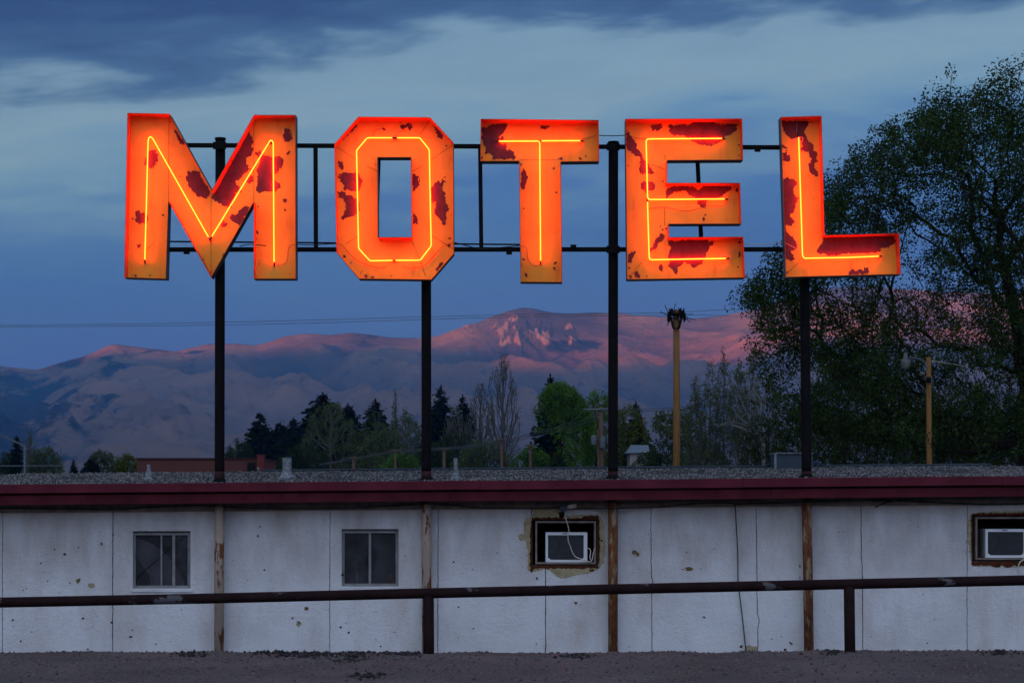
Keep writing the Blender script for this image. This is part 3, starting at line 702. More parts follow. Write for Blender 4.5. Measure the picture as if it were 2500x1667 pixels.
# ------------------------------------------------------------------ neon letters
YB_, YFR = 25.365, 25.14
LET = {
 'M': dict(o=(280,250), s=3.336,
   out=[(103,87),(445,93),(790,718),(1133,103),(1474,103),(1476,1437),(1132,1437),(1132,812),(785,1428),(437,805),(418,1437),(77,1427)],
   tubes=[[(245,1288),(259,800),(272,315),(279,290),(290,282),(302,287),(312,300),(768,1105)], [(787,1098),(1254,332),(1262,317),(1273,311),(1284,316),(1291,332),(1298,1308)]],
   seams=[[(443,120),(437,800)],[(1133,140),(1133,820)],[(785,740),(785,1420)]],
   wires=[[(1298,1308),(1340,1322),(1390,1310),(1410,1260),(1412,1210),(1430,1170),(1468,1157)],[(258,1200),(290,1170),(322,1148)]],
   peel=[[(283,388),(335,385),(357,430),(352,480),(320,530),(300,540),(272,535),(268,505),(240,512),(248,460),(272,430)],
     [(170,885),(200,882),(205,898),(240,895),(272,920),(280,960),(258,990),(215,985),(208,1000),(198,985),(172,975)],
     [(218,1145),(215,1170),(196,1188),(175,1172)],
     [(485,232),(502,238),(530,270),(568,330),(565,352),(530,340),(510,290)],
     [(452,140),(470,165),(455,165)],
     [(595,570),(630,552),(665,555),(695,575),(700,615),(740,660),(775,720),(770,770),(745,785),(690,770),(640,740),(625,710),(600,690),(595,650),(580,615)],
     [(795,740),(1128,150),(1128,180),(1098,215),(1100,255),(1125,290),(1128,330),(1112,350),(1128,380),(1122,430),(1080,450),(1075,500),(1110,545),(1065,580),(1025,620),(995,640),(985,665),(1000,680),(1040,720),(1030,738),(985,735),(965,815),(950,862),(905,850),(870,830),(795,790)],
     [(1085,600),(1128,590),(1130,640),(1105,672),(1075,650)],
     [(1140,415),(1185,395),(1200,420),(1222,430),(1280,445),(1350,440),(1375,470),(1372,510),(1340,545),(1330,578),(1305,585),(1305,640),(1345,665),(1348,700),(1310,728),(1220,722),(1188,742),(1160,738),(1152,700),(1160,640),(1170,590),(1150,560),(1165,520),(1190,480),(1155,440)],
     [(1385,215),(1425,208),(1428,235),(1446,262),(1440,300),(1415,328),(1385,322),(1370,295),(1378,255)],
     [(1425,395),(1420,420),(1402,425),(1400,412)],[(1370,785),(1392,785),(1403,800),(1385,818),(1368,808)],[(1380,862),(1394,880),(1385,892)],
     [(1150,1045),(1170,1055),(1178,1072),(1158,1066)],
     [(1045,850),(1078,845),(1094,860),(1085,900),(1040,965),(1018,1000),(985,985),(945,960),(930,935),(950,910),(990,915),(1010,880)],
     [(888,965),(915,985),(910,1000),(865,1022),(858,1005)],[(705,1262),(728,1275),(728,1298),(702,1282)],[(885,1228),(890,1240),(872,1258)],[(578,1040),(592,1044),(584,1055)],[(158,1412),(182,1404),(172,1422)]]),
 'O': dict(o=(780,250), s=3.337,
   out=[(316,118),(900,122),(1092,328),(1096,1232),(912,1445),(322,1438),(138,1222),(121,340)], hole=[(474,450),(744,450),(750,1098),(478,1098)],
   tubes=[[(600,290),(398,290),(385,295),(306,388),(302,402),(310,800),(318,1180),(324,1196),(405,1284),(420,1291),(604,1287)],[(625,290),(808,290),(822,296),(889,380),(895,398),(902,800),(910,1160),(904,1178),(825,1280),(812,1286),(612,1287)]],
   seams=[[(140,362),(295,465)],[(1085,350),(905,470)],[(900,140),(820,265)],[(742,1110),(790,1210),(865,1415)],[(1090,1195),(915,1085)],[(330,1400),(350,1370)],[(470,560),(385,520)],[(755,565),(845,515)],[(218,1150),(315,1090)]],
   wires=[[(635,310),(622,290),(632,255),(660,235),(700,225)],[(138,1150),(190,1170),(260,1250),(350,1310),(450,1340),(520,1345),(545,1330)],[(680,1330),(720,1352),(800,1345),(870,1320),(940,1240),(1010,1170),(1092,1145)],[(445,275),(440,245),(470,220),(510,215)]],
   peel=[[(298,165),(302,195),(275,235),(215,285),(180,318),(162,315),(200,265),(240,220)],[(930,185),(968,222),(1012,285),(1000,295),(970,290),(950,255),(945,225),(925,195)],
     [(665,182),(735,170),(760,185),(762,210),(738,232),(715,205),(690,225),(660,215)],
     [(152,482),(182,488),(198,510),(196,545),(180,550),(156,520)],
     [(158,590),(190,570),(225,568),(250,580),(300,570),(335,595),(346,640),(340,690),(325,720),(260,725),(205,710),(200,680),(180,650),(170,630),(155,615)],
     [(150,725),(205,722),(215,755),(255,755),(300,785),(322,820),(330,870),(310,915),(265,930),(235,935),(210,945),(185,965),(175,940),(205,905),(215,860),(212,820),(195,790),(155,770)],
     [(912,690),(935,660),(970,640),(985,660),(1000,630),(1020,628),(1030,650),(1000,670),(998,700),(1010,730),(1030,745),(1025,790),(1040,840),(1058,875),(1035,905),(1035,985),(1025,1005),(1008,1000),(1000,975),(960,940),(938,890),(940,850),(948,812),(915,825)],
     [(757,585),(785,590),(805,605),(815,645),(800,690),(775,722),(757,720)],[(757,900),(770,897),(785,920),(800,950),(800,985),(770,995),(757,980)],
     [(1000,1305),(1005,1318),(975,1345),(965,1372),(950,1370),(955,1340),(975,1315)],[(190,1242),(210,1240),(215,1262),(200,1262)],[(1040,1155),(1065,1150),(1068,1175),(1050,1182)],[(355,1415),(385,1406),(400,1418),(375,1430)],[(568,1410),(585,1410),(583,1422)],
     [(450,498),(464,508),(460,520),(450,515)],[(488,1115),(520,1118),(505,1128)],[(510,212),(528,208),(536,225),(512,230)]]),
 'T': dict(o=(1140,250), s=3.336,
   out=[(112,135),(1073,145),(1077,482),(765,485),(776,1465),(437,1463),(425,480),(108,480)],
   tubes=[[(255,317),(575,317),(588,320),(593,334),(596,800),(600,1297)],[(600,315),(930,313)]],
   seams=[[(430,470),(760,470)]],
   wires=[[(932,300),(980,292),(1050,272)],[(430,1172),(470,1175),(488,1200),(495,1270),(520,1315),(555,1332),(598,1318)]],
   peel=[[(120,205),(180,200),(215,178),(320,170),(326,195),(300,248),(272,260),(265,290),(298,280),(300,305),(270,330),(325,340),(328,385),(345,382),(385,410),(398,458),(340,468),(210,468),(215,440),(180,420),(150,425),(158,375),(130,345),(120,290)],
     [(120,440),(130,435),(128,462),(120,465)],
     [(590,188),(640,195),(676,188),(672,208),(640,220),(610,212)],[(442,550),(470,545),(488,570),(492,610),(484,660),(470,710),(450,712),(440,660)],[(432,490),(444,500),(440,525),(430,520)],
     [(742,455),(775,445),(775,465),(760,472)],[(908,455),(930,448),(942,460),(925,472)],[(455,1265),(468,1275),(458,1288)],[(708,1300),(728,1298),(732,1318),(715,1328)],[(702,1345),(720,1340),(724,1375),(705,1375)],[(472,1390),(488,1390),(495,1415),(475,1415)],[(702,530),(714,540),(708,546)],[(715,1060),(724,1064),(720,1070)],[(442,1320),(454,1318),(450,1340)],[(1046,160),(1056,168),(1050,175)]]),
 'E': dict(o=(1490,250), s=3.336,
   out=[(123,135),(1075,132),(1082,470),(465,474),(462,656),(1058,656),(1068,990),(478,992),(478,1098),(1085,1094),(1098,1428),(136,1443)],
   tubes=[[(915,295),(600,297),(312,299),(298,305),(292,320),(298,560),(304,772),(309,785),(322,792),(938,787)],[(303,803),(310,1050),(317,1262),(322,1276),(337,1282),(948,1271)]],
   seams=[[(442,430),(448,470)],[(442,860),(442,1005)],[(175,1400),(255,1305)],[(335,505),(450,550)]],
   wires=[[(310,868),(440,852),(560,880),(640,884),(720,865),(800,838),(890,846),(935,830),(940,800)],[(130,268),(200,290),(290,300)],[(890,1262),(950,1235),(1030,1175),(1080,1150)]],
   peel=[[(322,195),(360,180),(415,175),(432,195),(420,220),(375,235),(335,225)],
     [(470,200),(490,178),(515,195),(590,178),(640,185),(690,160),(830,158),(890,180),(1010,178),(1032,190),(1030,225),(985,265),(940,275),(910,310),(860,340),(825,358),(780,345),(735,348),(690,330),(660,312),(590,272),(510,268),(480,240)],
     [(130,232),(155,240),(165,270),(190,300),(215,340),(215,375),(240,400),(265,430),(270,465),(300,490),(320,520),(352,555),(355,580),(340,590),(300,575),(270,590),(240,570),(235,540),(248,500),(240,450),(200,430),(160,400),(140,378),(130,340)],
     [(245,665),(270,645),(335,650),(360,665),(366,690),(345,715),(315,720),(285,745),(278,715),(250,705)],
     [(460,700),(510,685),(600,680),(680,690),(720,712),(760,680),(960,672),(985,695),(960,725),(900,770),(830,785),(785,805),(785,850),(770,870),(745,862),(712,830),(710,795),(690,772),(635,755),(620,725),(585,718),(520,735),(480,765),(462,785),(447,755)],
     [(470,1125),(540,1130),(600,1120),(780,1118),(842,1140),(830,1165),(805,1180),(785,1230),(765,1290),(740,1320),(715,1330),(680,1345),(650,1322),(600,1300),(570,1330),(545,1360),(545,1395),(520,1398),(500,1360),(470,1335),(480,1300),(475,1240),(490,1180),(470,1150)],
     [(400,1072),(445,1082),(440,1110),(400,1140),(385,1175),(340,1215),(312,1220),(320,1190),(355,1155),(370,1110)],
     [(145,1240),(205,1210),(195,1245),(175,1270),(178,1310),(145,1300)],[(188,1385),(210,1372),(240,1395),(245,1430),(205,1425)],[(395,1325),(415,1318),(432,1340),(430,1372),(410,1378),(395,1360)],[(150,1412),(180,1405),(165,1432)],[(145,1330),(160,1340),(155,1365),(145,1360)],
     [(1040,1215),(1058,1207),(1062,1250),(1045,1265)],[(765,910),(785,912),(775,930)],[(750,945),(765,935),(772,955),(755,962)],[(1022,705),(1040,700),(1040,725),(1025,722)],[(772,462),(788,462),(780,470)],[(1040,428),(1052,430),(1048,440)],[(1035,1140),(1070,1135),(1062,1150)],[(985,1108),(1030,1110),(1020,1120)]]),
 'L': dict(o=(1860,250), s=3.337,
   out=[(153,120),(488,110),(513,1080),(1118,1066),(1133,1400),(195,1425)],
   tubes=[[(300,280),(316,780),(331,1240),(337,1260),(352,1270),(700,1264),(960,1253)]],
   seams=[[(200,1395),(295,1310)]],
   wires=[[(300,285),(270,300),(265,325),(285,310),(310,285),(335,290),(325,325),(305,310)],[(285,140),(284,250)],[(180,1142),(230,1165),(285,1195),(325,1215)]],
   peel=[[(162,150),(410,155),(380,180),(360,220),(340,240),(355,270),(380,310),(415,345),(425,390),(450,405),(455,430),(440,455),(460,490),(430,500),(435,545),(460,575),(455,605),(430,600),(390,575),(385,540),(380,500),(405,470),(395,450),(382,440),(380,400),(340,400),(320,380),(325,330),(300,290),(250,300),(215,280),(175,235)],
     [(158,350),(180,348),(210,375),(190,382),(160,370)],[(168,415),(200,410),(205,430),(228,435),(232,470),(215,490),(172,478),(165,440)],
     [(172,625),(210,615),(265,625),(292,655),(285,680),(260,685),(262,720),(272,765),(298,775),(290,810),(270,830),(275,850),(262,880),(262,900),(230,910),(228,930),(262,955),(262,985),(235,1008),(205,1000),(190,1005),(200,1050),(235,1090),(262,1110),(292,1160),(285,1190),(235,1215),(262,1250),(270,1275),(235,1290),(195,1280),(188,1180),(178,1000),(172,800)],
     [(500,1105),(560,1098),(780,1090),(1060,1080),(1085,1105),(1082,1150),(1050,1165),(1030,1188),(975,1185),(965,1215),(900,1228),(740,1232),(640,1235),(610,1252),(530,1250),(510,1230),(460,1238),(445,1205),(470,1165),(500,1145)],
     [(700,1385),(735,1362),(775,1375),(790,1358),(825,1370),(832,1345),(865,1350),(878,1375),(860,1395),(820,1400),(790,1402),(760,1400),(710,1405)],[(205,1385),(218,1380),(212,1395)]]),
}
def offset_poly(p, d):
    """inset a clockwise-or-not xz polygon by d"""
    n = len(p); area = sum(p[i].x*p[(i+1) % n].z-p[(i+1) % n].x*p[i].z for i in range(n)); sg = 1 if area > 0 else -1
    out = []
    for i in range(n):
        a, c, e_ = p[i-1], p[i], p[(i+1) % n]
        d1 = Vector((c.x-a.x, c.z-a.z)).normalized(); d2 = Vector((e_.x-c.x, e_.z-c.z)).normalized()
        n1_, n2_ = Vector((-d1.y, d1.x))*sg, Vector((-d2.y, d2.x))*sg
        bis = (n1_+n2_); k = max(.35, 1+n1_.dot(n2_)); q = bis/k*d
        out.append(Vector((c.x+q.x, c.y, c.z+q.y)))
    return out
def inside(p, poly):
    r = False; n = len(poly)
    for i in range(n):
        (x1, y1), (x2, y2) = poly[i], poly[(i+1) % n]
        if (y1 > p[1]) != (y2 > p[1]) and p[0] < (x2-x1)*(p[1]-y1)/(y2-y1)+x1: r = not r
    return r
LABELS = {'M': 'large peeling orange letter M of the sign with lit red neon tubes', 'O': 'large peeling orange letter O of the sign, an octagon with lit neon tubes',
          'T': 'large peeling orange letter T of the sign with lit neon tubes', 'E': 'large peeling orange letter E of the sign with three lit neon arms', 'L': 'large peeling orange letter L of the sign, hanging in front of the big tree'}
def letter(ch, d):
    ox, oy = d['o']; s = d['s']; px = lambda p: (ox+p[0]/s, oy+p[1]/s)
    out = [P(*px(p), YFR) for p in d['out']]
    hole = [P(*px(p), YFR) for p in d.get('hole', [])]
    c = sum(out, Vector())/len(out)
    root = empty('neon_letter', Vector((c.x, YB_, min(p.z for p in out))), LABELS[ch], 'sign letter', 'letters of the neon motel sign')
    # face
    b = MB()
    at = lambda p, y: Vector((p.x, y, p.z))
    b.poly([at(p, YB_-.004) for p in out], [[at(p, YB_-.004) for p in hole]] if hole else [], 0)
    for i, pl in enumerate(d['peel']):
        q = rough_poly([px(p) for p in pl], 1.6, 1.9, i+ord(ch))
        b.poly([P(x, y, YB_-.0065-.00003*i) for x, y in q], mi=1)
    # curled flakes of the old enamel still hanging at the edge of the bare patches
    r = random.Random(ord(ch))
    for i, pl in enumerate(d['peel']):
        if len(pl) < 7: continue
        cx_, cy_ = sum(p[0] for p in pl)/len(pl), sum(p[1] for p in pl)/len(pl)
        for _ in range(2+len(pl)//5):
            k = r.randrange(len(pl)); p0, p1 = Vector(px(pl[k])), Vector(px(pl[(k+1) % len(pl)])); L = (p1-p0).length
            if L < 3: continue
            t = r.random()*.5; u = p0+(p1-p0)*t; v = p0+(p1-p0)*min(1, t+min(.5, 9/L)); ce = Vector(px((cx_, cy_)))
            tip = (u+v)/2+(ce-(u+v)/2).normalized()*r.uniform(2, 5)
            y = YB_-.009; b.quad(P(*u, y), P(*v, y), P(*(tip*.8+v*.2), y-.012), P(*(tip*.8+u*.2), y-.016*r.random()-.004), 0)
    # small chips along the rim, scattered
    r = random.Random(ord(ch)); op = [px(p) for p in d['out']]; hp = [px(p) for p in d.get('hole', [])]
    n = 0
    while n < 30:
        i = r.randrange(len(op)); a, e_ = Vector(op[i]), Vector(op[(i+1) % len(op)]); t = r.random()
        p = a+(e_-a)*t; dn = Vector((-(e_-a).y, (e_-a).x)).normalized(); p = p+dn*r.choice((-1, 1))*(3+abs(r.gauss(0, 1))*(7 if n % 3 else 22))
        if not inside(p, op) or (hp and inside(p, hp)): continue
        if not all(inside((p.x+dx, p.y+dy), op) for dx in (-4, 4) for dy in (-9, 3)): continue
        if hp and any(inside((p.x+dx, p.y+dy), hp) for dx in (-4, 4) for dy in (-9, 3)): continue
        b.poly([P(x, y, YB_-.0058) for x, y in blob(p.x, p.y, .4+2.2*r.random()**3, n, .6+1.3*r.random(), 9)], mi=1); n += 1
    for k, sm in enumerate(d['seams']):
        L = [Vector(px(p)) for p in sm]
        for i in range(len(L)-1):
            dd = (L[i+1]-L[i]).normalized(); nn = Vector((-dd.y, dd.x))*.55; y = YB_-.0085
            b.quad(P(*(L[i]+nn), y), P(*(L[i]-nn), y), P(*(L[i+1]-nn), y), P(*(L[i+1]+nn), y), 2)
    b.build('face', [M['face'], M['primer'], M['seam']], root)
    # returns: a tray wall all round (and round the hole)
    b = MB(); th = .006
    for loop, sg in ((out, 1), (hole, -1)):
        if not loop: continue
        inn = offset_poly(loop, th*sg); n_ = len(loop); y0, y1 = YFR, YB_
        for i in range(n_):
            j = (i+1) % n_
            b.quad(at(loop[i], y0), at(loop[j], y0), at(loop[j], y1), at(loop[i], y1), 1)
            b.quad(at(inn[j], y0), at(inn[i], y0), at(inn[i], y1), at(inn[j], y1), 0)
            b.quad(at(loop[i], y0), at(inn[i], y0), at(inn[j], y0), at(loop[j], y0), 0)
    b.poly([at(p, YB_) for p in reversed(out)], [[at(p, YB_) for p in hole]] if hole else [], 1)
    b.build('return', [M['return'], M['outer']], root)
    YT = YB_-.055
    for tb in d['tubes']:
        b = MB(); pts = [P(*px(p), YT) for p in tb]; b.tube(pts, .0078, 10); t = b.build('neon_tube', M['neon'], root, True)
        for e0, e1 in ((pts[0], pts[1]), (pts[-1], pts[-2])):
            dd = (e0-e1).normalized(); eb = MB(); eb.tube([e0-dd*.012, e0+dd*.016, e0+dd*.028+Vector((0,.012,0)), e0+dd*.03+Vector((0,.048,0))], [.0092, .0092, .0085, .008], 8)
            eb.build('electrode', M['outer'], t, True)
        ps = [pts[0], pts[-1]]
        for i in range(len(pts)-1):
            L = (pts[i+1]-pts[i]).length
            for k in range(1, int(L/.45)+1): ps.append(pts[i]+(pts[i+1]-pts[i])*k/(int(L/.45)+1))
        for p in ps:
            b = MB(); b.tube([p+Vector((0, .010, 0)), p+Vector((0, .049, 0))], [.005, .007], 6); b.build('tube_support', M['outer'], t)
    for wv in d['wires']:
        b = MB(); b.tube(smoothpath([P(*px(p), YB_-.02) for p in wv], 5), .0028, 5)
        b.build('wire', M['cordwhite'] if (ch == 'L' or (ch == 'E' and wv[0][0] == 890)) else M['outer'], root, True)
for ch, d in LET.items(): letter(ch, d)
# leads strung between letters
G = 'leads strung between the sign letters'
cable([(1463,331,25.3),(1492,332,25.31),(1526,331,25.3)], .006, 'black lead strung between the tops of letters T and E', 'sign_lead', group=G)
cable([(723,597,25.3),(760,598,25.33),(800,596,25.32),(822,595,25.3)], .006, 'black lead strung between letters M and O by the lower bar', 'sign_lead', group=G)
cable([(1109,592,25.3),(1140,600,25.33),(1175,608,25.35),(1215,605,25.35),(1268,600,25.3)], .0065, 'black lead sagging between letters O and T', 'sign_lead', group=G)
cable([(1816,595,25.3),(1840,597,25.31),(1875,596,25.31),(1914,592,25.3)], .005, 'pale lead strung between letters E and L by the lower bar', 'sign_lead', 'cordwhite', G)
cable([(585,602,25.36),(600,598,25.36),(616,597,25.36),(650,600,25.36)], .006, 'black lead curling behind the right leg of letter M', 'sign_lead', group=G)

# ------------------------------------------------------------------ roof things
def vent(px, pyt, w, cone, label):
    y = YF+.75
    for _ in range(40):
        x = P(px, 0, y).x
        z = roof_z(x, y); base = HY-(z-EYE)/y*F
        if base < cone[1]: break
        y += .05
    k = y/F; root = empty('vent_pipe', (x, y, z-.02), label, 'roof vent', 'vent pipes on the gravel roof')
    top = P(px, pyt, y).z; r = w/2*k
    b = MB(); b.tube([(x,y,z),(x+.006,y,(z+top)/2),(x,y,top)], [r*1.02, r, r], 16, cap=False); b.tube([(x,y,top-.01),(x,y,top)], [r*.86, r*.86], 16)
    b.build('pipe', M['galv'], root, True)
    b = MB(); h = cone[2]*k; R = cone[0]/2*k
    b.tube([(x,y,z-.02),(x,y,z+.012),(x,y,z+h*.35),(x,y,z+h)], [R*1.05, R, R*.72, r*1.12], 16); b.build('flashing_cone', M['galv'], root, True)
vent(363, 1134, 9, (24, 1171, 22), 'short thin vent pipe in front of the brick building')
vent(700, 1117, 22, (44, 1167, 16), 'stout grey vent pipe, the widest on the gravel roof')
vent(1112, 1118, 9.5, (23, 1170, 14), 'slender pale vent pipe just right of a sign post')
rb = empty('roof_box', (P(1925, 0, 28.2).x, 28.2, roof_z(P(1925, 0, 28.2).x, 28.2)), 'blue-grey sheet metal duct box on the roof behind the sign post under letter L', 'roof box')
b = MB(); b.pbox(1893, 1107, 1985, 1146, 28.0, 28.5); b.build('housing', M['steelbox'], rb, False, .006)
b = MB(); b.pbox(1891, 1104.5, 1987, 1107.3, 27.97, 28.53); b.build('lid', M['galv'], rb, False, .003)
b = MB(); b.pbox(1890.5, 1107.5, 1896, 1146, 27.985, 27.998); b.build('corner_strip', M['galv'], rb)
def conduit(pts, label):
    q = []
    for p in pts:
        v = P(*p); v.z = max(v.z, roof_z(v.x, v.y)+.028); q.append(v)
    b = MB(); b.tube(smoothpath(q, 6), .014, 8); tag(b.build('conduit', M['steelbox'], None, True), label, 'conduit')
conduit([(640,1148.5,28.45),(800,1148,28.45),(1250,1146,28.45),(1700,1142.5,28.45),(1860,1141.5,28.45),(1875,1135,28.4),(1893,1129,28.3)], 'long grey conduit lying along the roof ridge left of the duct box')
conduit([(1985,1128,28.3),(1998,1129,28.35),(2012,1138,28.4),(2030,1140,28.45),(2200,1138.5,28.45),(2420,1136.5,28.45)], 'grey conduit lying along the roof ridge right of the duct box')
b = MB(); a = P(634, 1149, 28.4); b.tube([a, a+Vector((-.02,0,.03)), a+Vector((-.03,0,.05))], [.016, .02, .012], 8); tag(b.build('conduit_fitting', M['galv'], None, True), 'small bright fitting at the left end of the roof conduit', 'fitting')

# ------------------------------------------------------------------ railing in front
YR = 20.35
rl = empty('railing', (P(1250, 0, YR).x, YR, 0), 'chipped dark brown pipe railing along the edge of the gravel lot', 'railing')
b = MB(); b.tube([P(x, 1470-.0216*x+(1.2 if 300 < x < 900 else 0), YR) for x in (-500, 0, 500, 1041, 1500, 2074, 2500, 3000)], .0525, 20); b.build('rail', M['rail'], rl, True)
for x, xb in ((1046, 1047), (2073, 2076)):
    b = MB(); t = P(x, 1470-.0216*x+6, YR); q = P(xb, 1600, YR)
    b.tube([t, Vector((q.x, YR, ground_z(q.x, YR)-.3))], .056, 20); o = b.build('post', M['rail'], rl, True)

# ------------------------------------------------------------------ hills
RIDGE = [(-700,930),(-300,905),(0,894),(93,902),(133,889),(199,871),(232,859),(265,843),(288,840),(315,844),(365,851),(431,857),(481,845),(514,839),(580,839),(626,843),(660,834),(693,821),(742,815),(775,815),(799,818),(858,812),(908,818),(958,824),(1024,825),(1074,819),(1117,802),(1157,788),(1186,779),(1236,761),(1269,751),(1302,753),(1352,763),(1385,766),(1452,763),(1518,765),(1551,770),(1611,772),(1684,779),(1760,771),(1836,757),(1920,728),(2006,702),(2120,698),(2200,706),(2304,712),(2500,716),(2800,740),(3300,800)]
KH = 6.; YH = 1500.*KH
def hills():
    rx = np.array([r[0] for r in RIDGE], float); ry = np.array([r[1] for r in RIDGE], float)
    pxs = np.concatenate([np.arange(-650, 1080, 7.), np.arange(1080, 1500, 3.), np.arange(1500, 3200, 7.)]); ts = np.concatenate([np.linspace(0, .6, 70)[:-1], np.linspace(.6, 1, 110), [1.02, 1.06, 1.1]])
    V = np.zeros((len(ts), len(pxs), 3)); C = np.zeros((len(ts), len(pxs), 4), np.float32); C[..., 3] = 1
    for i, px in enumerate(pxs):
        e_ = (HY-np.interp(px, rx, ry))/F
        for j, t in enumerate(ts):
            Yf = 560*KH+(YH-560*KH)*t; xf = (px-HX)/F*Yf; Y = Yf/KH; x = xf/KH
            tt = min(t, 1)
            app = e_*(.58*tt**.8+.42*tt**3.2)                         # apparent rise, so the ridge stays the skyline
            z = EYE+app*Y
            if t > 1: z = EYE+e_*YH/KH - (t-1)*260
            q = Vector((x*.0062+Y*.0032, (Y*.0062-x*.0032)*.42, 1.7))     # spurs run down towards the lower left
            q.x += .35*mn.noise(Vector((x*.004, Y*.004, 7.)))
            rid = 1-abs(mn.fractal(q*1.35, 1., 2.1, 2))*2.1
            rid2 = 1-abs(mn.fractal(q*4.3+Vector((5, 2, 0)), 1., 2.1, 3))*2
            env = math.sin(math.pi*min(1, tt))**.8*.9+.1*tt
            fade = 1 if tt < .93 else max(0, (1-tt)/.07)
            z += (33.*rid-16+10.*rid2)*env*fade + 1.0*mn.fractal(Vector((x*.03, Y*.03, 3.)), 1, 2, 3)*(1 if tt < .999 else .4)
            # rocky knob under the summit
            g = math.exp(-((px-1270)/72)**2-((tt-.945)/.036)**2)+.75*math.exp(-((px-1398)/24)**2-((tt-.945)/.028)**2)+.7*math.exp(-((px-1140)/28)**2-((tt-.985)/.02)**2)
            rock = 0
            if g > .02:
                rk_ = .5+.55*mn.fractal(Vector((x*.10+Y*.012, Y*.028, 2.)), .8, 2.2, 5)+.18*mn.noise(Vector((x*.45, Y*.08, 6.))); rock = max(0, min(1, (rk_-.54)*4))*min(1, g*1.5)
                z += 9*g*(rk_-.5)+1.5*g*mn.noise(Vector((x*.5, Y*.12, 3)))
            V[j, i] = (xf, Yf, EYE+(z-EYE)*KH)
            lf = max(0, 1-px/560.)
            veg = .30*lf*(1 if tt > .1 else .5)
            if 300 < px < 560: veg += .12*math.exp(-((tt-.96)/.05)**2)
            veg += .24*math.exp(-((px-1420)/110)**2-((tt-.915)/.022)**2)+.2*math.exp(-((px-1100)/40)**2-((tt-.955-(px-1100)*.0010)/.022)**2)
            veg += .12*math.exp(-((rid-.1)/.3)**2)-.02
            C[j, i, 0] = veg; C[j, i, 1] = rock; C[j, i, 2] = max(0, min(1, .5+.6*(rid-.4)+.25*(rid2-.3)))  # third channel paints relief shading on spurs and gullies
    n = len(pxs); idx = np.arange(len(ts)*n).reshape(len(ts), n)
    Fc = np.stack([idx[:-1, :-1], idx[:-1, 1:], idx[1:, 1:], idx[1:, :-1]], -1).reshape(-1, 4)
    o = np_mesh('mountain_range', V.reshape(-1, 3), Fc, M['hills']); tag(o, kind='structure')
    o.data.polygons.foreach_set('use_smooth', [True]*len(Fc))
    ca = o.data.color_attributes.new('cover_relief', 'FLOAT_COLOR', 'POINT'); ca.data.foreach_set('color', C.reshape(-1))
hills()
def west_ridge():
    """range behind the photographer: its shadow leaves only the far summits in the last sun"""
    b = MB(); D = 1500.*KH; te = math.tan(SUN_EL)
    # shadow height wanted on the far hills: (photo x, photo y of the shadow edge)
    edge = [(-700,846),(0,842),(300,833),(700,822),(1000,818),(1120,832),(1280,872),(1500,935),(1700,940),(1800,915),(2000,870),(2500,860),(3300,860)]
    top = []
    for px, py in edge:
        p = P(px, py, YH-120*KH); run = (p.y+D)/(-SUN_AZ[1])
        top.append((p.x+SUN_AZ[0]*run, p.z+te*run))
    top = [(-9000*KH, top[0][1]), *top, (6000*KH, top[-1][1])]
    xs = np.linspace(-5000*KH, 3000*KH, 200); tx = [t[0] for t in top]; tz = [t[1] for t in top]
    for i in range(len(xs)-1):
        za, zc = (float(np.interp(x, tx, tz)) for x in xs[i:i+2])
        a, c = float(xs[i]), float(xs[i+1])
        b.quad((a,-D+2400,-5), (a,-D,za), (c,-D,zc), (c,-D+2400,-5)); b.quad((a,-D,za), (a,-D-2400,-5), (c,-D-2400,-5), (c,-D,zc))
    tag(b.build('western_hills', M['hills']), kind='structure')
west_ridge()

# ------------------------------------------------------------------ trees
def grow(pts, trunk, bf=.45):
    """balanced minimum spanning tree from trunk nodes to the crown points"""
    T = np.array(trunk, float); A = np.array(pts, float); n = len(A); nt_ = len(T)
    nodes = np.zeros((n+nt_, 3)); par = np.full(n+nt_, -1); plen = np.zeros(n+nt_)
    nodes[:nt_] = T
    for i in range(1, nt_): par[i] = i-1; plen[i] = plen[i-1]+np.linalg.norm(T[i]-T[i-1])
    best = np.full(n, 1e18); bp = np.zeros(n, int)
    for i in range(nt_//3, nt_):
        c = np.linalg.norm(A-T[i], axis=1)+bf*plen[i]; m = c < best; best[m] = c[m]; bp[m] = i
    done = np.zeros(n, bool); k = nt_
    for _ in range(n):
        j = int(np.argmin(np.where(done, 1e18, best))); done[j] = True
        nodes[k] = A[j]; par[k] = bp[j]; plen[k] = plen[bp[j]]+np.linalg.norm(A[j]-nodes[bp[j]])
        c = np.linalg.norm(A-A[j], axis=1)+bf*plen[k]; m = (c < best) & ~done; best[m] = c[m]; bp[m] = k; k += 1
    return nodes, par
def branch_mesh(nodes, par, r0, rt, name, m, parent, sag=0.):
    n = len(nodes); w_ = np.zeros(n); ch = np.zeros(n, int)
    for i in range(n-1, 0, -1):
        if ch[i] == 0: w_[i] = r0**2.1
        if par[i] >= 0: w_[par[i]] += w_[i]; ch[par[i]] += 1
    r = w_**(1/2.1); r = r0+(r-r0)*(rt-r0)/max(r.max()-r0, 1e-6)
    b = MB()
    for i in range(1, n):
        p = par[i]; a, c = Vector(nodes[p]), Vector(nodes[i])
        ra = min(r[p], r[i]*1.35); L = (c-a).length
        if L < 1e-4: continue
        md = (a+c)/2+Vector((mn.noise(a*3)*.06, mn.noise(c*3)*.06, .05+sag))*L
        b.tube([a, md, c], [ra, (ra+r[i])/2, r[i]], 7 if r[i] > rt*.12 else 3, cap=False)
    return b.build(name, m, parent, True), r, ch
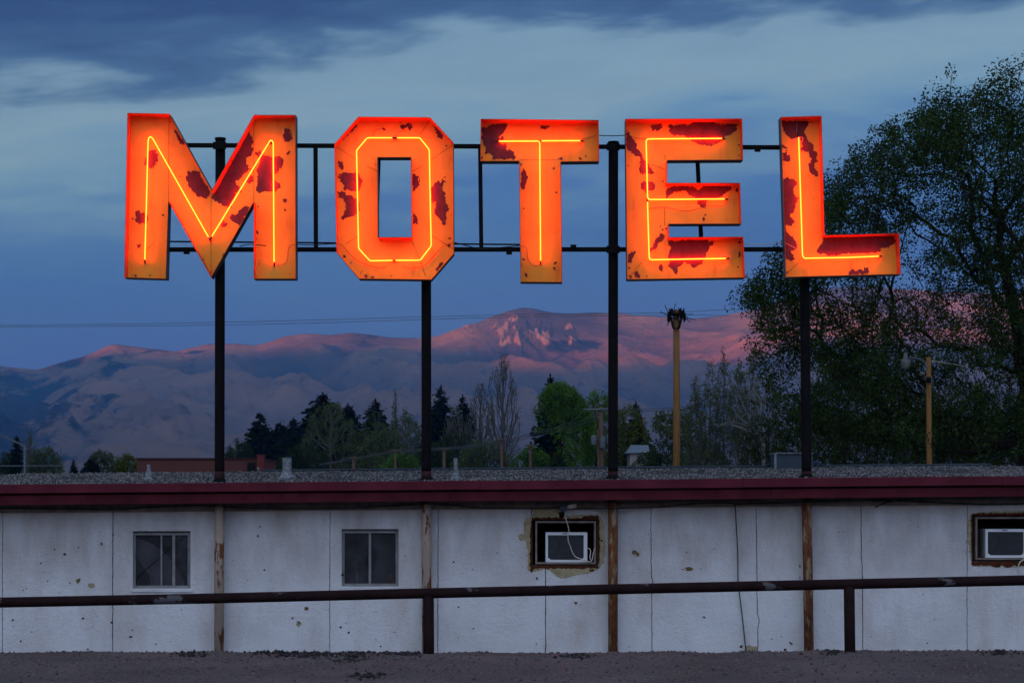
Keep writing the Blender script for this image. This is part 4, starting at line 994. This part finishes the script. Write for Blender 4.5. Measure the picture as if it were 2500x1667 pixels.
def leaf_mesh(C, size, name, m, parent, seed, aspect=.55, droop=0.):
    r = np.random.RandomState(seed); n = len(C); o0 = np.array(origin(parent))
    d = r.randn(n, 3); d[:, 2] -= droop; d /= np.linalg.norm(d, axis=1, keepdims=True)
    e_ = r.randn(n, 3); e_ -= d*(e_*d).sum(1, keepdims=True); e_ /= np.linalg.norm(e_, axis=1, keepdims=True)
    s = size*(.6+.8*r.rand(n, 1))
    V = np.stack([C, C+d*s*.5+e_*s*aspect*.5, C+d*s, C+d*s*.5-e_*s*aspect*.5], 1)-o0
    return np_mesh(name, V.reshape(-1, 3), np.arange(4*n).reshape(n, 4), m, parent)
TREES = 'trees beyond the motel'
def deciduous(name, outline, Y, depth, npts, trunk, nleaf, leaf, spread, lm, bm, label, rt, r0=.012, seed=1, cat='tree', gap=-.05, gs=.5, bf=.45, droop=0., bare=0., group=TREES, clear=None):
    """crown fills the pixel outline at distance Y with real depth"""
    r = random.Random(seed); xs = [p[0] for p in outline]; ys = [p[1] for p in outline]
    base = P(trunk[0][0], 1211, Y); base.z = -.62
    root = empty(name, base, label, cat, group)
    pts = []; tries = 0
    cx = (min(xs)+max(xs))/2; hw = (max(xs)-min(xs))/2
    while len(pts) < npts and tries < npts*60:
        tries += 1
        x, y = r.uniform(min(xs), max(xs)), r.uniform(min(ys), max(ys))
        if not inside((x, y), outline): continue
        ed = max(.25, 1-((x-cx)/hw)**2)**.5
        yy = Y+r.gauss(0, .45)*depth*ed
        p = P(x, y, Y); p.y = yy
        g = mn.fractal(p*gs+Vector((seed*3.3, 0, 0)), 1, 2, 2)
        if g < gap: continue
        pts.append(p)
    tr = [base]+[P(x, y, Y) for x, y in trunk[1:]]
    tr2 = []
    for i in range(len(tr)-1):
        L = (tr[i+1]-tr[i]).length; k = max(1, int(L/ max(.6, depth*.08)))
        for j in range(k): tr2.append(tr[i]+(tr[i+1]-tr[i])*j/k)
    tr2.append(tr[-1])
    nodes, par = grow(pts, tr2, bf)
    tk, rr, ch = branch_mesh(nodes, par, r0, rt, 'trunk', bm, root)
    cen = []
    nr = np.random.RandomState(seed)
    for i in range(len(tr2), len(nodes)):
        if nr.rand() < bare: continue
        k = nleaf if ch[i] == 0 else int(nleaf*.6)
        if rr[i] > max(rt*.25, r0*3.5): continue
        g_ = nr.randn(k, 3); g_ *= np.minimum(1, 1.25/np.linalg.norm(g_, axis=1, keepdims=True)); q = nodes[i][None]+g_*spread*(.5+.7*nr.rand())
        # leaves also along the twig
        a = nodes[par[i]]; t = nr.rand(k//2, 1); q2 = a+(nodes[i]-a)*t+nr.randn(k//2, 3)*spread*.45
        cen += [q, q2]
    if cen and nleaf: leaf_mesh(np.concatenate(cen), leaf, 'crown', lm, root, seed, droop=droop)
    return root
# the big tree on the right
BIG0 = [(1785,712),(1800,690),(1840,660),(1855,610),(1880,575),(1905,600),(1925,560),(1960,470),(1990,400),(2030,375),(2060,340),(2095,305),(2150,310),(2190,300),(2215,240),(2260,225),(2300,222),(2340,235),(2365,195),(2400,172),(2440,175),(2480,195),(2560,170),(2700,230),(2860,400),(2960,620),(2960,900),(2850,1050),(2600,1120),(2330,1120),(2180,1090),(2040,1075),(1930,1040),(1890,960),(1850,880),(1845,800),(1815,760)]
BIG = [(x+(14 if x < 2100 and y < 650 else 0), y+(34 if y < 700 else 0)) for x, y in BIG0]
deciduous('elm_tree', BIG, 50., 5.2, 5600, [(2520,0),(2520,1000),(2490,880),(2480,780),(2440,600),(2450,450)], 38, .074, .22, M['leaf_big'], M['bark'], 'huge spreading tree behind letter L with dark arching limbs, filling the right side', .30, .0055, 5, gap=-.05, gs=.5, bf=.30, droop=.3)

def ell(cx, top, w_, bot=1190, n=14, pk=.55, seed=0):
    """upright rounded crown outline in pixels"""
    out = []; h = bot-top
    for i in range(n):
        a = 2*math.pi*i/n
        x = math.sin(a); y = math.cos(a)
        k = 1+.16*mn.noise(Vector((i*1.3, seed*2.1, cx*.01)))
        out.append((cx+x*w_/2*k*(1 if y < 0 else (1-.25*y)), top+h*(.5-.5*y*(1 if y < 0 else 1))))
    return out
T = deciduous
def bush(cx, top, w_, Y, n, lm, label, seed, leaf=None, nl=16, cat='tree', name='leafy_tree', gap=-.38, bm='bark', bare=0.):
    s = Y/F
    T(name, ell(cx, top, w_, 1200, seed=seed), Y, w_*s*.5, n, [(cx,0),(cx,1150),(cx+3,top+(1200-top)*.45)], nl, leaf or 4.4*s, 6.*s, M[lm], M[bm], label, .022*Y*.045, .0003*Y*.35, seed, cat, gap, 9./Y, .4, bare=bare)
# understorey right, behind and beside the big tree
bush(1980, 985, 190, 74, 770, 'leaf_shrub', 'low dark shrub mass below the big tree, right of the post under letter L', 21, cat='shrub', name='shrub', gap=-.3)
bush(2140, 1010, 220, 78, 830, 'leaf_shrub', 'dense dark shrub under the big tree left of the lamp pole', 22, cat='shrub', name='shrub', gap=-.3)
bush(2330, 985, 230, 76, 830, 'leaf_shrub', 'dense dark shrub under the big tree behind the lamp pole', 23, cat='shrub', name='shrub', gap=-.3)
bush(2500, 960, 220, 80, 830, 'leaf_shrub', 'dark shrub under the big tree at the right picture edge', 24, cat='shrub', name='shrub', gap=-.3)
bush(2060, 880, 240, 63, 700, 'leaf_big', 'tall loose bush behind the lamp pole, left part of the growth under the big tree', 26, cat='shrub', name='shrub', gap=-.4, nl=18)
bush(2290, 860, 270, 65, 800, 'leaf_big', 'tall loose bush filling the space below the arching limbs of the big tree', 27, cat='shrub', name='shrub', gap=-.4, nl=18)
bush(2490, 840, 230, 67, 700, 'leaf_big', 'tall loose bush behind the trunk of the big tree', 28, cat='shrub', name='shrub', gap=-.4, nl=18)
bush(1870, 1010, 150, 95, 380, 'leaf_shrub', 'dark round shrub between the tall pole and the post under letter L', 25, cat='shrub', name='shrub', gap=-.3)
def plume(cx, top, w_, Y, label, seed):
    s = Y/F; h = 1190-top
    o = [(cx-w_*.55,1190),(cx-w_*.5,top+h*.55),(cx-w_*.30,top+h*.28),(cx-w_*.10,top+h*.08),(cx,top),(cx+w_*.11,top+h*.09),(cx+w_*.32,top+h*.3),(cx+w_*.5,top+h*.58),(cx+w_*.55,1190)]
    T('poplar_tree', o, Y, w_*s*.5, 330, [(cx,0),(cx,1150),(cx-2,top+h*.6),(cx+1,top+h*.3)], 12, 4.6*s, 5.5*s, M['leaf_wisp'], M['greybark'], label, .09, .008, seed, gap=-.4, gs=.2, bf=.95)
# plumed poplars behind the tall pole
PL = (('poplar closest to the tall wooden pole, thin and low', 1700, 905, 44), ('narrow olive poplar second from the tall wooden pole', 1734, 872, 46), ('tallest olive poplar, third from the tall wooden pole', 1768, 842, 52),
      ('olive poplar fourth from the tall wooden pole, just behind the dead tree', 1803, 868, 48), ('olive poplar fifth from the tall wooden pole, left of the big tree', 1836, 848, 50), ('olive poplar sixth from the tall wooden pole, partly behind the sign post under letter L', 1878, 884, 56))
for q, (lb, cx, top, w_) in enumerate(PL): plume(cx, top, w_*1.35, 125+q % 3*2, lb, 310+q)
T('dead_tree', [(1770,930),(1780,920),(1810,960),(1838,915),(1848,920),(1852,960),(1868,950),(1880,1000),(1840,1060),(1780,1040),(1715,1040),(1720,1030),(1770,1030)], 118., 2.5, 60, [(1868,0),(1866,1090),(1862,1040),(1845,985)], 0, .2, .2, M['leaf_dull'], M['palebark'], 'bleached dead tree with bare white limbs in front of the olive poplars', .14, .022, 32, gap=-1, bf=.55)
bush(1625, 1075, 110, 160, 300, 'leaf_shrub', 'dark bush just left of the tall wooden pole base', 33, cat='shrub', name='shrub')
bush(1720, 1075, 120, 150, 320, 'leaf_shrub', 'low dark bush just right of the tall wooden pole base', 34, cat='shrub', name='shrub')
T('leafy_tree', [(1600,1190),(1598,1040),(1606,1010),(1618,1005),(1630,1020),(1660,1000),(1690,1010),(1700,1190)], 165., 3., 260, [(1640,0),(1642,1120),(1645,1060)], 8, .30, .3, M['leaf_dull'], M['greybark'], 'small olive tree behind the tall wooden pole', .15, .02, 35, gap=-.15, gs=.12)
# centre
bush(1365, 934, 185, 205, 1150, 'leaf_green', 'bright green round tree left of the pole with transformer cans', 41, nl=20)
bush(1455, 950, 150, 215, 850, 'leaf_green', 'bright green tree directly behind the pole with transformer cans', 42, nl=18)
bush(1530, 985, 115, 210, 620, 'leaf_yellow', 'yellow-green tree right of the third sign post, below the small spruce', 43)
bush(1440, 1065, 190, 190, 520, 'leaf_shrub', 'low dark green thicket at the foot of the transformer pole', 44, cat='shrub', name='shrub', gap=-.3)
bush(1580, 1105, 90, 180, 260, 'leaf_shrub', 'low dark shrub in front of the pale-roofed house', 45, cat='shrub', name='shrub', gap=-.3)
# bare and budding poplars
def bare(cx, top, w_, Y, n, label, seed, lm='leaf_dull', bm='greybark', nl=3, bf=.9, rt=.2):
    s = Y/F; h = 1190-top
    o = [(cx-w_*.30,1190),(cx-w_*.5,top+h*.55),(cx-w_*.38,top+h*.25),(cx-w_*.12,top+h*.05),(cx,top),(cx+w_*.14,top+h*.06),(cx+w_*.36,top+h*.28),(cx+w_*.5,top+h*.6),(cx+w_*.3,1190)]
    T('bare_tree', o, Y, w_*s*.45, n, [(cx,0),(cx,1150),(cx-2,top+h*.55),(cx+1,top+h*.25)], nl, 4.*s, 5.*s, M[lm], M[bm], label, rt, .00013*Y, seed, gap=-.4, gs=9./Y, bf=bf)
bare(1228, 850, 95, 330, 520, 'tallest bare poplar, rising left of the dark spruce and the green tree', 51, rt=.55)
bare(1172, 925, 80, 335, 420, 'bare grey poplar standing just left of the tallest bare one', 52, rt=.4)
bare(1110, 985, 80, 330, 360, 'thin bare tree right of the second sign post', 53, rt=.35)
bare(808, 975, 150, 300, 420, 'pale budding cottonwood with white limbs in front of the dark conifers', 54, bm='palebark', nl=28, bf=.6, rt=.45)
bare(915, 1000, 100, 305, 500, 'budding olive tree between two pale-limbed cottonwoods', 55, nl=16, bf=.6, rt=.35)
bare(992, 1000, 105, 300, 480, 'pale-trunked cottonwood left of the second sign post', 56, bm='palebark', nl=14, bf=.6, rt=.45)
bare(965, 952, 24, 380, 160, 'very narrow poplar spire standing left of the second sign post', 57, nl=9)
bare(72, 1048, 40, 330, 220, 'faint bare poplar right of the grey street light', 58, nl=4)
bare(148, 1055, 36, 335, 200, 'faint thin bare tree between the street light and the yellow-green tree', 59, nl=3)
bush(1180, 1075, 160, 270, 460, 'leaf_dull', 'olive undergrowth below the tallest bare poplar', 61, cat='shrub', name='shrub', gap=-.3)
bush(1060, 1080, 130, 275, 420, 'leaf_shrub', 'dark green undergrowth behind the second sign post', 62, cat='shrub', name='shrub', gap=-.3)
bush(870, 1090, 180, 285, 480, 'leaf_dull', 'olive undergrowth below the pale budding cottonwood', 63, cat='shrub', name='shrub', gap=-.3)
bush(980, 1105, 110, 262, 300, 'leaf_green', 'low green shrub left of the second sign post behind the small poles', 64, cat='shrub', name='shrub', gap=-.3)
bush(585, 1076, 100, 300, 380, 'leaf_shrub', 'round green shrub above the right end of the brick building', 65, cat='shrub', name='shrub', gap=-.3)
bush(745, 1085, 150, 292, 420, 'leaf_shrub', 'dark undergrowth between the conifers and the widest roof vent', 71, cat='shrub', name='shrub', gap=-.3)
bush(940, 1050, 150, 296, 480, 'leaf_dull', 'tall olive thicket behind the pale-trunked cottonwood', 72, cat='shrub', name='shrub', gap=-.25)
bush(1120, 1045, 130, 300, 460, 'leaf_shrub', 'tall dark thicket between the second sign post and the bare poplars', 73, cat='shrub', name='shrub', gap=-.25)
bush(1250, 1050, 120, 280, 420, 'leaf_dull', 'olive thicket below and right of the tallest bare poplar', 74, cat='shrub', name='shrub', gap=-.25)
bush(1300, 1090, 110, 225, 360, 'leaf_green', 'low green shrub at the left foot of the bright green round tree', 75, cat='shrub', name='shrub', gap=-.3)
# left
bush(110, 1090, 95, 300, 360, 'leaf_dull', 'round olive bush right of the narrow dark cypress', 66, cat='shrub', name='shrub')
bush(20, 1105, 60, 310, 240, 'leaf_shrub', 'low green shrub at the left picture edge', 67, cat='shrub', name='shrub')
bush(250, 1100, 95, 240, 320, 'leaf_dull', 'thin pale green tree left of the brick building', 68, gap=0.)
bush(310, 1110, 70, 240, 300, 'leaf_yellow', 'yellow-green bush against the left end of the brick building', 69, cat='shrub', name='shrub')

def conifer(cx, top, w_, Y, label, seed, dens=1., name='spruce_tree', wmin=.10, pw=.65):
    r = np.random.RandomState(seed); w_ *= 1.75; s = Y/F; base = P(cx, 1211, Y); base.z = -.62; tz = P(cx, top, Y).z; H = tz-base.z; R = w_/2*s
    root = empty(name, base, label, 'tree', TREES)
    b = MB(); b.tube([base, base+Vector((0,0,H*.5)), base+Vector((0,0,H*.98))], [H*.018, H*.011, H*.003], 7); b.build('trunk', M['bark'], root, True)
    C = []; D = []; S = []
    nlev = int(56*dens)
    for i in range(nlev):
        t = .06+.93*(i/nlev); L = R*max(wmin, (1-t)**pw)
        for k in range(r.randint(6, 10)):
            a = r.rand()*6.28; ln = L*(.6+.6*r.rand())
            for q in range(6):
                f = (q+.6)/6; up = -.25*f*ln+.16*ln*f*f
                C.append((base.x+math.cos(a)*ln*f+r.randn()*.08*L, base.y+math.sin(a)*ln*f+r.randn()*.08*L, base.z+H*t+up+r.randn()*H*.008))
                D.append((math.cos(a)*.8+r.randn()*.3, math.sin(a)*.8+r.randn()*.3, -.25+r.randn()*.3)); S.append((.35+.35*(1-f))*max(L, R*.16)*.8)
    for q in range(10): C.append((base.x, base.y, base.z+H*(.93+.07*q/10))); D.append((r.randn()*.5, r.randn()*.5, 1.)); S.append(H*.03)
    C, D, S = np.array(C), np.array(D), np.array(S)[:, None]; n = len(C)
    D /= np.linalg.norm(D, axis=1, keepdims=True); e_ = r.randn(n, 3); e_ -= D*(e_*D).sum(1, keepdims=True); e_ /= np.linalg.norm(e_, axis=1, keepdims=True)
    V = np.stack([C-D*S*.2, C+D*S*.4+e_*S*.26, C+D*S, C+D*S*.4-e_*S*.26], 1)-np.array(origin(root))
    np_mesh('crown', V.reshape(-1, 3), np.arange(4*n).reshape(n, 4), M['needle'], root)
conifer(634, 1007, 112, 330, 'dark spruce, leftmost of the conifers left of the pale cottonwood', 1, pw=.7)
conifer(684, 1030, 110, 335, 'dark blunt conifer second from the left of the conifer row', 2, pw=.6)
conifer(717, 1021, 105, 325, 'dark pointed spruce in the middle of the conifer row', 3, pw=.7)
conifer(752, 1018, 100, 338, 'dark conifer squeezed between the pointed spruce and the tallest conifer', 14, pw=.55)
conifer(788, 960, 140, 340, 'tallest dark conifer, rising behind the pale budding cottonwood', 4, 1.2, pw=.55)
conifer(850, 985, 85, 345, 'dark rounded conifer just right of the pale budding cottonwood', 5, pw=.5)
conifer(917, 975, 80, 345, 'dark rounded conifer behind the olive budding tree', 6, pw=.5)
conifer(1076, 944, 105, 350, 'dark spruce just right of the second sign post', 7, pw=.65)
conifer(1130, 965, 85, 352, 'dark narrow spruce in front of the bare grey poplar', 8)
conifer(1344, 917, 95, 235, 'dark spruce whose tip shows above the bright green round tree', 9)
conifer(1553, 983, 85, 230, 'dark spruce behind the yellow-green tree near the tall wooden pole', 10)
conifer(41, 1064, 30, 290, 'narrow dark cypress behind the grey street light', 11, name='cypress_tree', pw=.35)
conifer(180, 1122, 40, 235, 'small dark conifer, the lower of two left of the yellow-green bush', 12)
conifer(222, 1118, 62, 232, 'small broad dark conifer beside the thin pale green tree', 13, pw=.5)

# ------------------------------------------------------------------ poles and wires
def up_pole(px, top, Y, w_, m, name, label, cat, group=None):
    base = P(px, 1211, Y); base.z = -.62
    root = empty(name, base, label, cat, group)
    t = P(px, top, Y); r = w_/2*Y/F
    b = MB(); b.tube([base, (base+t)/2+Vector((.02,0,0)), t], [r*1.12, r, r*.86], 14); b.build('pole', M[m], root, True)
    return root, t, r
root, t, r = up_pole(1651, 757, 75., 17.5, 'pole', 'utility_pole', 'tall tan wooden utility pole with black gear on top, standing clear against the hills', 'utility pole')
root.children[0].data.materials[0] = M['pole']
def k3(px, py, Y=75.): return P(px, py, Y)
b = MB()
b.tube([k3(1638,775,74.8), k3(1644,800,74.8), k3(1649,802,74.8)], .05, 6); b.tube([k3(1664,775,74.8), k3(1658,800,74.8), k3(1653,802,74.8)], .05, 6)
b.tube([k3(1630,768,74.8), k3(1672,768,74.8)], .06, 6)
b.build('bracket', M['black'], root, True)
for x, y, dx in ((1634,770,0),(1640,763,-.1),(1668,766,0),(1661,762,.1),(1671,776,0),(1632,778,.1)):
    b = MB(); c = k3(x, y, 74.8+dx); b.tube([c-Vector((0,0,.13)), c-Vector((0,0,.05)), c, c+Vector((0,0,.08)), c+Vector((.02,0,.16))], [.03, .06, .045, .06, .02], 8); b.build('insulator', M['black'], root, True)
b = MB()
rr = random.Random(4)
for i in range(34):
    c = k3(1664+rr.gauss(0, 5), 770+rr.gauss(0, 6), 74.75); b.tube([c, c+Vector((rr.gauss(0,.15), rr.gauss(0,.1), rr.gauss(.05,.15)))], .014, 4)
    c = k3(1637+rr.gauss(0, 4), 770+rr.gauss(0, 5), 74.75); b.tube([c, c+Vector((rr.gauss(0,.12), rr.gauss(0,.1), rr.gauss(.05,.12)))], .014, 4)
b.build('jumper_wire', M['black'], root)
def wire(pts, r, label, group=None, m='greywire'):
    b = MB(); b.tube(smoothpath([P(*p) for p in pts], 10), r, 5); tag(b.build('power_line', M[m], None, True), label, 'power line', group)
GW = 'power lines to the tall wooden pole'
wire([(1634,764,74.9),(1250,768,77),(700,783,80),(300,791,82),(-200,796,85)], .009, 'upper thin power line crossing the sky from the tall pole to the left edge', GW)
wire([(1634,770,74.9),(1250,774,77),(700,790,80),(300,796,82),(-200,799,85)], .009, 'lower thin power line crossing the sky from the tall pole to the left edge', GW)
wire([(1668,762,74.9),(1800,756,76),(2050,760,80),(2400,770,86),(2700,775,92)], .008, 'upper thin power line running right from the tall pole into the tree', GW)
wire([(1668,768,74.9),(1760,770,76),(2000,776,80),(2400,788,86),(2700,792,92)], .008, 'lower thin power line running right from the tall pole into the tree', GW)
# pole with cans
root, t, r = up_pole(1467, 993, 150., 12, 'pole2', 'utility_pole', 'wooden utility pole with grey transformer cans left of the third sign post', 'utility pole')
b = MB(); b.tube([P(1423, 1000, 149.8), P(1500, 998, 149.8)], .09, 6); b.build('crossarm', M['lamp'], root)
b = MB(); b.tube([P(1461, 1045, 149.8), P(1461, 1150, 149.8)], .1, 6); b.build('riser_pipe', M['pole2'], root)
for x, y0, y1 in ((1450, 1064, 1086), (1471, 1067, 1094), (1487, 1062, 1084)):
    b = MB(); a, c = P(x, y1, 149.6), P(x, y0, 149.6); q = .22
    b.tube([a, a+Vector((0,0,.05)), c-Vector((0,0,.06)), c, c+Vector((0,0,.06))], [q*.85, q, q, q*.92, q*.4], 12); b.build('transformer_can', M['lamp'], root, True)
# small poles
GP = 'small wooden poles in a row beyond the roof'
for px, top, Y, w_, lb in ((1295, 1083, 205, 7, 'short wooden pole standing before the bright green round tree, left of the transformer pole'), (1225, 1070, 215, 7.5, 'short wooden pole below the tallest bare poplar'), (1084, 1093, 235, 8.5, 'short orange-tinted wooden pole just right of the second sign post'),
                       (965, 1097, 245, 6, 'short wooden pole left of the pale cottonwood trunk by the second sign post'), (863, 1114, 255, 7, 'low wooden pole beside the pale budding cottonwood trunk'), (807, 1127, 265, 5.5, 'lowest wooden pole, right of the widest roof vent')):
    root, t, r = up_pole(px, top, Y, w_, 'pole2', 'small_pole', lb, 'pole', GP)
    b = MB(); a = P(px-13, top+4, Y-.3); c = P(px+13, top+3, Y-.3); b.tube([a, c], .08, 6); b.build('crossarm', M['pole2'], root)
GL = 'low service lines along the small poles'
for i, o in enumerate((0, 4, 9)):
    wire([(1467+(-40 if i == 0 else 3*i), 1000+o*1.6, 150),(1385, 1033+o*1.5, 175),(1279, 1062+o, 203),(1225, 1076+o*.8, 215)], .03, ('upper', 'middle', 'lower')[i]+' service line sagging left from the transformer pole across the green tree', GL)
    wire([(1225, 1076+o*.8, 215),(1120, 1090+o*.6, 230),(1031, 1095+o*.6, 240),(960, 1100+o*.5, 246),(880, 1115+o*.5, 255),(780, 1132+o*.5, 268)], .04, ('upper', 'middle', 'lower')[i]+' service line running low along the small poles behind the second sign post', GL)
for i, o in enumerate((0, 5)):
    wire([(1500, 999+o*.3, 150),(1600, 998+o, 148),(1760, 984+o, 140),(1880, 970+o, 132),(2050, 950+o, 120)], .025, ('upper', 'lower')[i]+' service line running right from the transformer pole past the dead tree', GL)
# yard lamp
root, t, r = up_pole(2267, 872, 46., 14, 'pole', 'lamp_pole', 'wooden yard lamp pole with an unlit grey lamp, before the big tree', 'street lamp')
b = MB(); b.tube(smoothpath([P(2262, 897, 45.9), P(2258, 885, 45.9), P(2246, 877, 45.9), P(2232, 874, 45.9), P(2218, 873, 45.9)], 5), .022, 8); b.build('arm', M['lamp'], root, True)
c = P(2211, 870, 45.9); b = MB(); b.tube([c+Vector((0,0,.09)), c+Vector((0,0,.07)), c+Vector((0,0,-.04)), c+Vector((0,0,-.07))], [.025, .045, .05, .10], 14)
hd = b.build('lamp_head', M['lamp'], root, True)
b = MB(); b.tube([c+Vector((0,0,-.07)), c+Vector((0,0,-.13)), c+Vector((0,0,-.25)), c+Vector((0,0,-.29))], [.105, .118, .09, .07], 16); b.build('lens', M['lens'], root, True)
b = MB(); b.tube([P(2262, 927, 45.88), P(2272, 927, 45.88)], .07, 10); b.build('band', M['black'], root)
wire([(2270, 880, 46),(2350, 893, 48),(2450, 915, 52),(2600, 950, 56)], .01, 'pale line running right from the yard lamp pole into the tree', None, 'cordwhite')
# street light at left
root, t, r = up_pole(60, 1088, 160., 5.5, 'lamp', 'street_light', 'slim grey street light pole with a long arm at the left picture edge', 'street lamp')
b = MB(); b.tube(smoothpath([P(60, 1092, 160), P(52, 1085, 160), P(25, 1073, 160), P(-25, 1050, 160)], 4), .07, 8); b.build('arm', M['lamp'], root, True)
c = P(-32, 1047, 160); b = MB(); b.tube([c+Vector((.5,0,-.1)), c+Vector((0,0,.1)), c+Vector((-.7,0,.05))], [.06, .2, .08], 8); b.build('lamp_head', M['lamp'], root, True)
b = MB(); b.tube([P(-60, 1137, 180), P(160, 1137, 180)], .05, 6); tag(b.build('guard_rail', M['lamp'], None), 'thin grey guard rail far off behind the street light', 'guard rail')

# ------------------------------------------------------------------ far buildings
bb = empty('brick_building', P(490, 1211, 200), 'low red brick building with a chimney beyond the roof at left', 'building'); bb.location.z = -.62
b = MB(); a = P(334, 1121, 200); c = P(634, 1121, 200); b.box(a.x, c.x, 200, 214, -.62, a.z); b.build('wall', M['brick'], bb)
b = MB(); b.box(a.x-.15, c.x+.15, 199.85, 214.15, a.z, a.z+.14); b.build('parapet_cap', M['oxblood'], bb)
b = MB(); a2 = P(629, 1113, 200); c2 = P(646, 1113, 200); b.box(a2.x, c2.x, 199.5, 200.5, -.62, a2.z); b.box(a2.x-.06, c2.x+.06, 199.44, 200.56, a2.z, a2.z+.12); b.build('chimney', M['brick'], bb)
b = MB(); a3 = P(605, 1137, 199.9); c3 = P(622, 1128, 199.9); b.box(a3.x, c3.x, 199.6, 199.98, a3.z-.8, c3.z); b.build('wall_box', M['black'], bb)
hh = empty('house', P(1555, 1211, 205), 'small pale house with a light blue-grey roof between the dark shrubs', 'house'); hh.location.z = -.62
b = MB(); a = P(1538, 1104, 203); c = P(1584, 1104, 203); b.box(a.x, c.x, 203, 209, -.62, a.z); b.build('wall', M['stucco_far'], hh)
b = MB(); e0, e1, rz, zz = P(1530, 1106, 202.6), P(1586, 1104, 202.6), P(1540, 1086, 206), P(1583, 1086, 206)
b.quad(e0, e1, zz, rz); b.quad((e0.x, 209.6, e0.z), tuple(rz), tuple(zz), (e1.x, 209.6, e1.z)); b.add([e0, rz, (e0.x, 209.6, e0.z)], [(0,1,2)]); b.add([e1, (e1.x, 209.6, e1.z), zz], [(0,1,2)]); b.build('roof', M['paleroof'], hh)

# ------------------------------------------------------------------ evening haze
HAZE = .92e-4
HTOP = 8+max((o.matrix_world @ Vector(c)).z for o in bpy.data.objects if o.type == 'MESH' for c in o.bound_box)
b = MB(); b.box(-33000, 21000, -14200, 9900, -8, HTOP)
hz = b.build('haze', None); tag(hz, kind='stuff')
hz.data.materials.clear()
k = NT('evening_haze'); k.n.remove(k.b); pv = k.n.new('ShaderNodeVolumePrincipled')
pv.inputs['Color'].default_value = (.05, .33, 1., 1); pv.inputs['Density'].default_value = HAZE; pv.inputs['Absorption Color'].default_value = (1, 1, 1, 1); pv.inputs['Anisotropy'].default_value = .12
k.l.new(pv.outputs[0], k.out.inputs['Volume']); hz.data.materials.append(k.m)
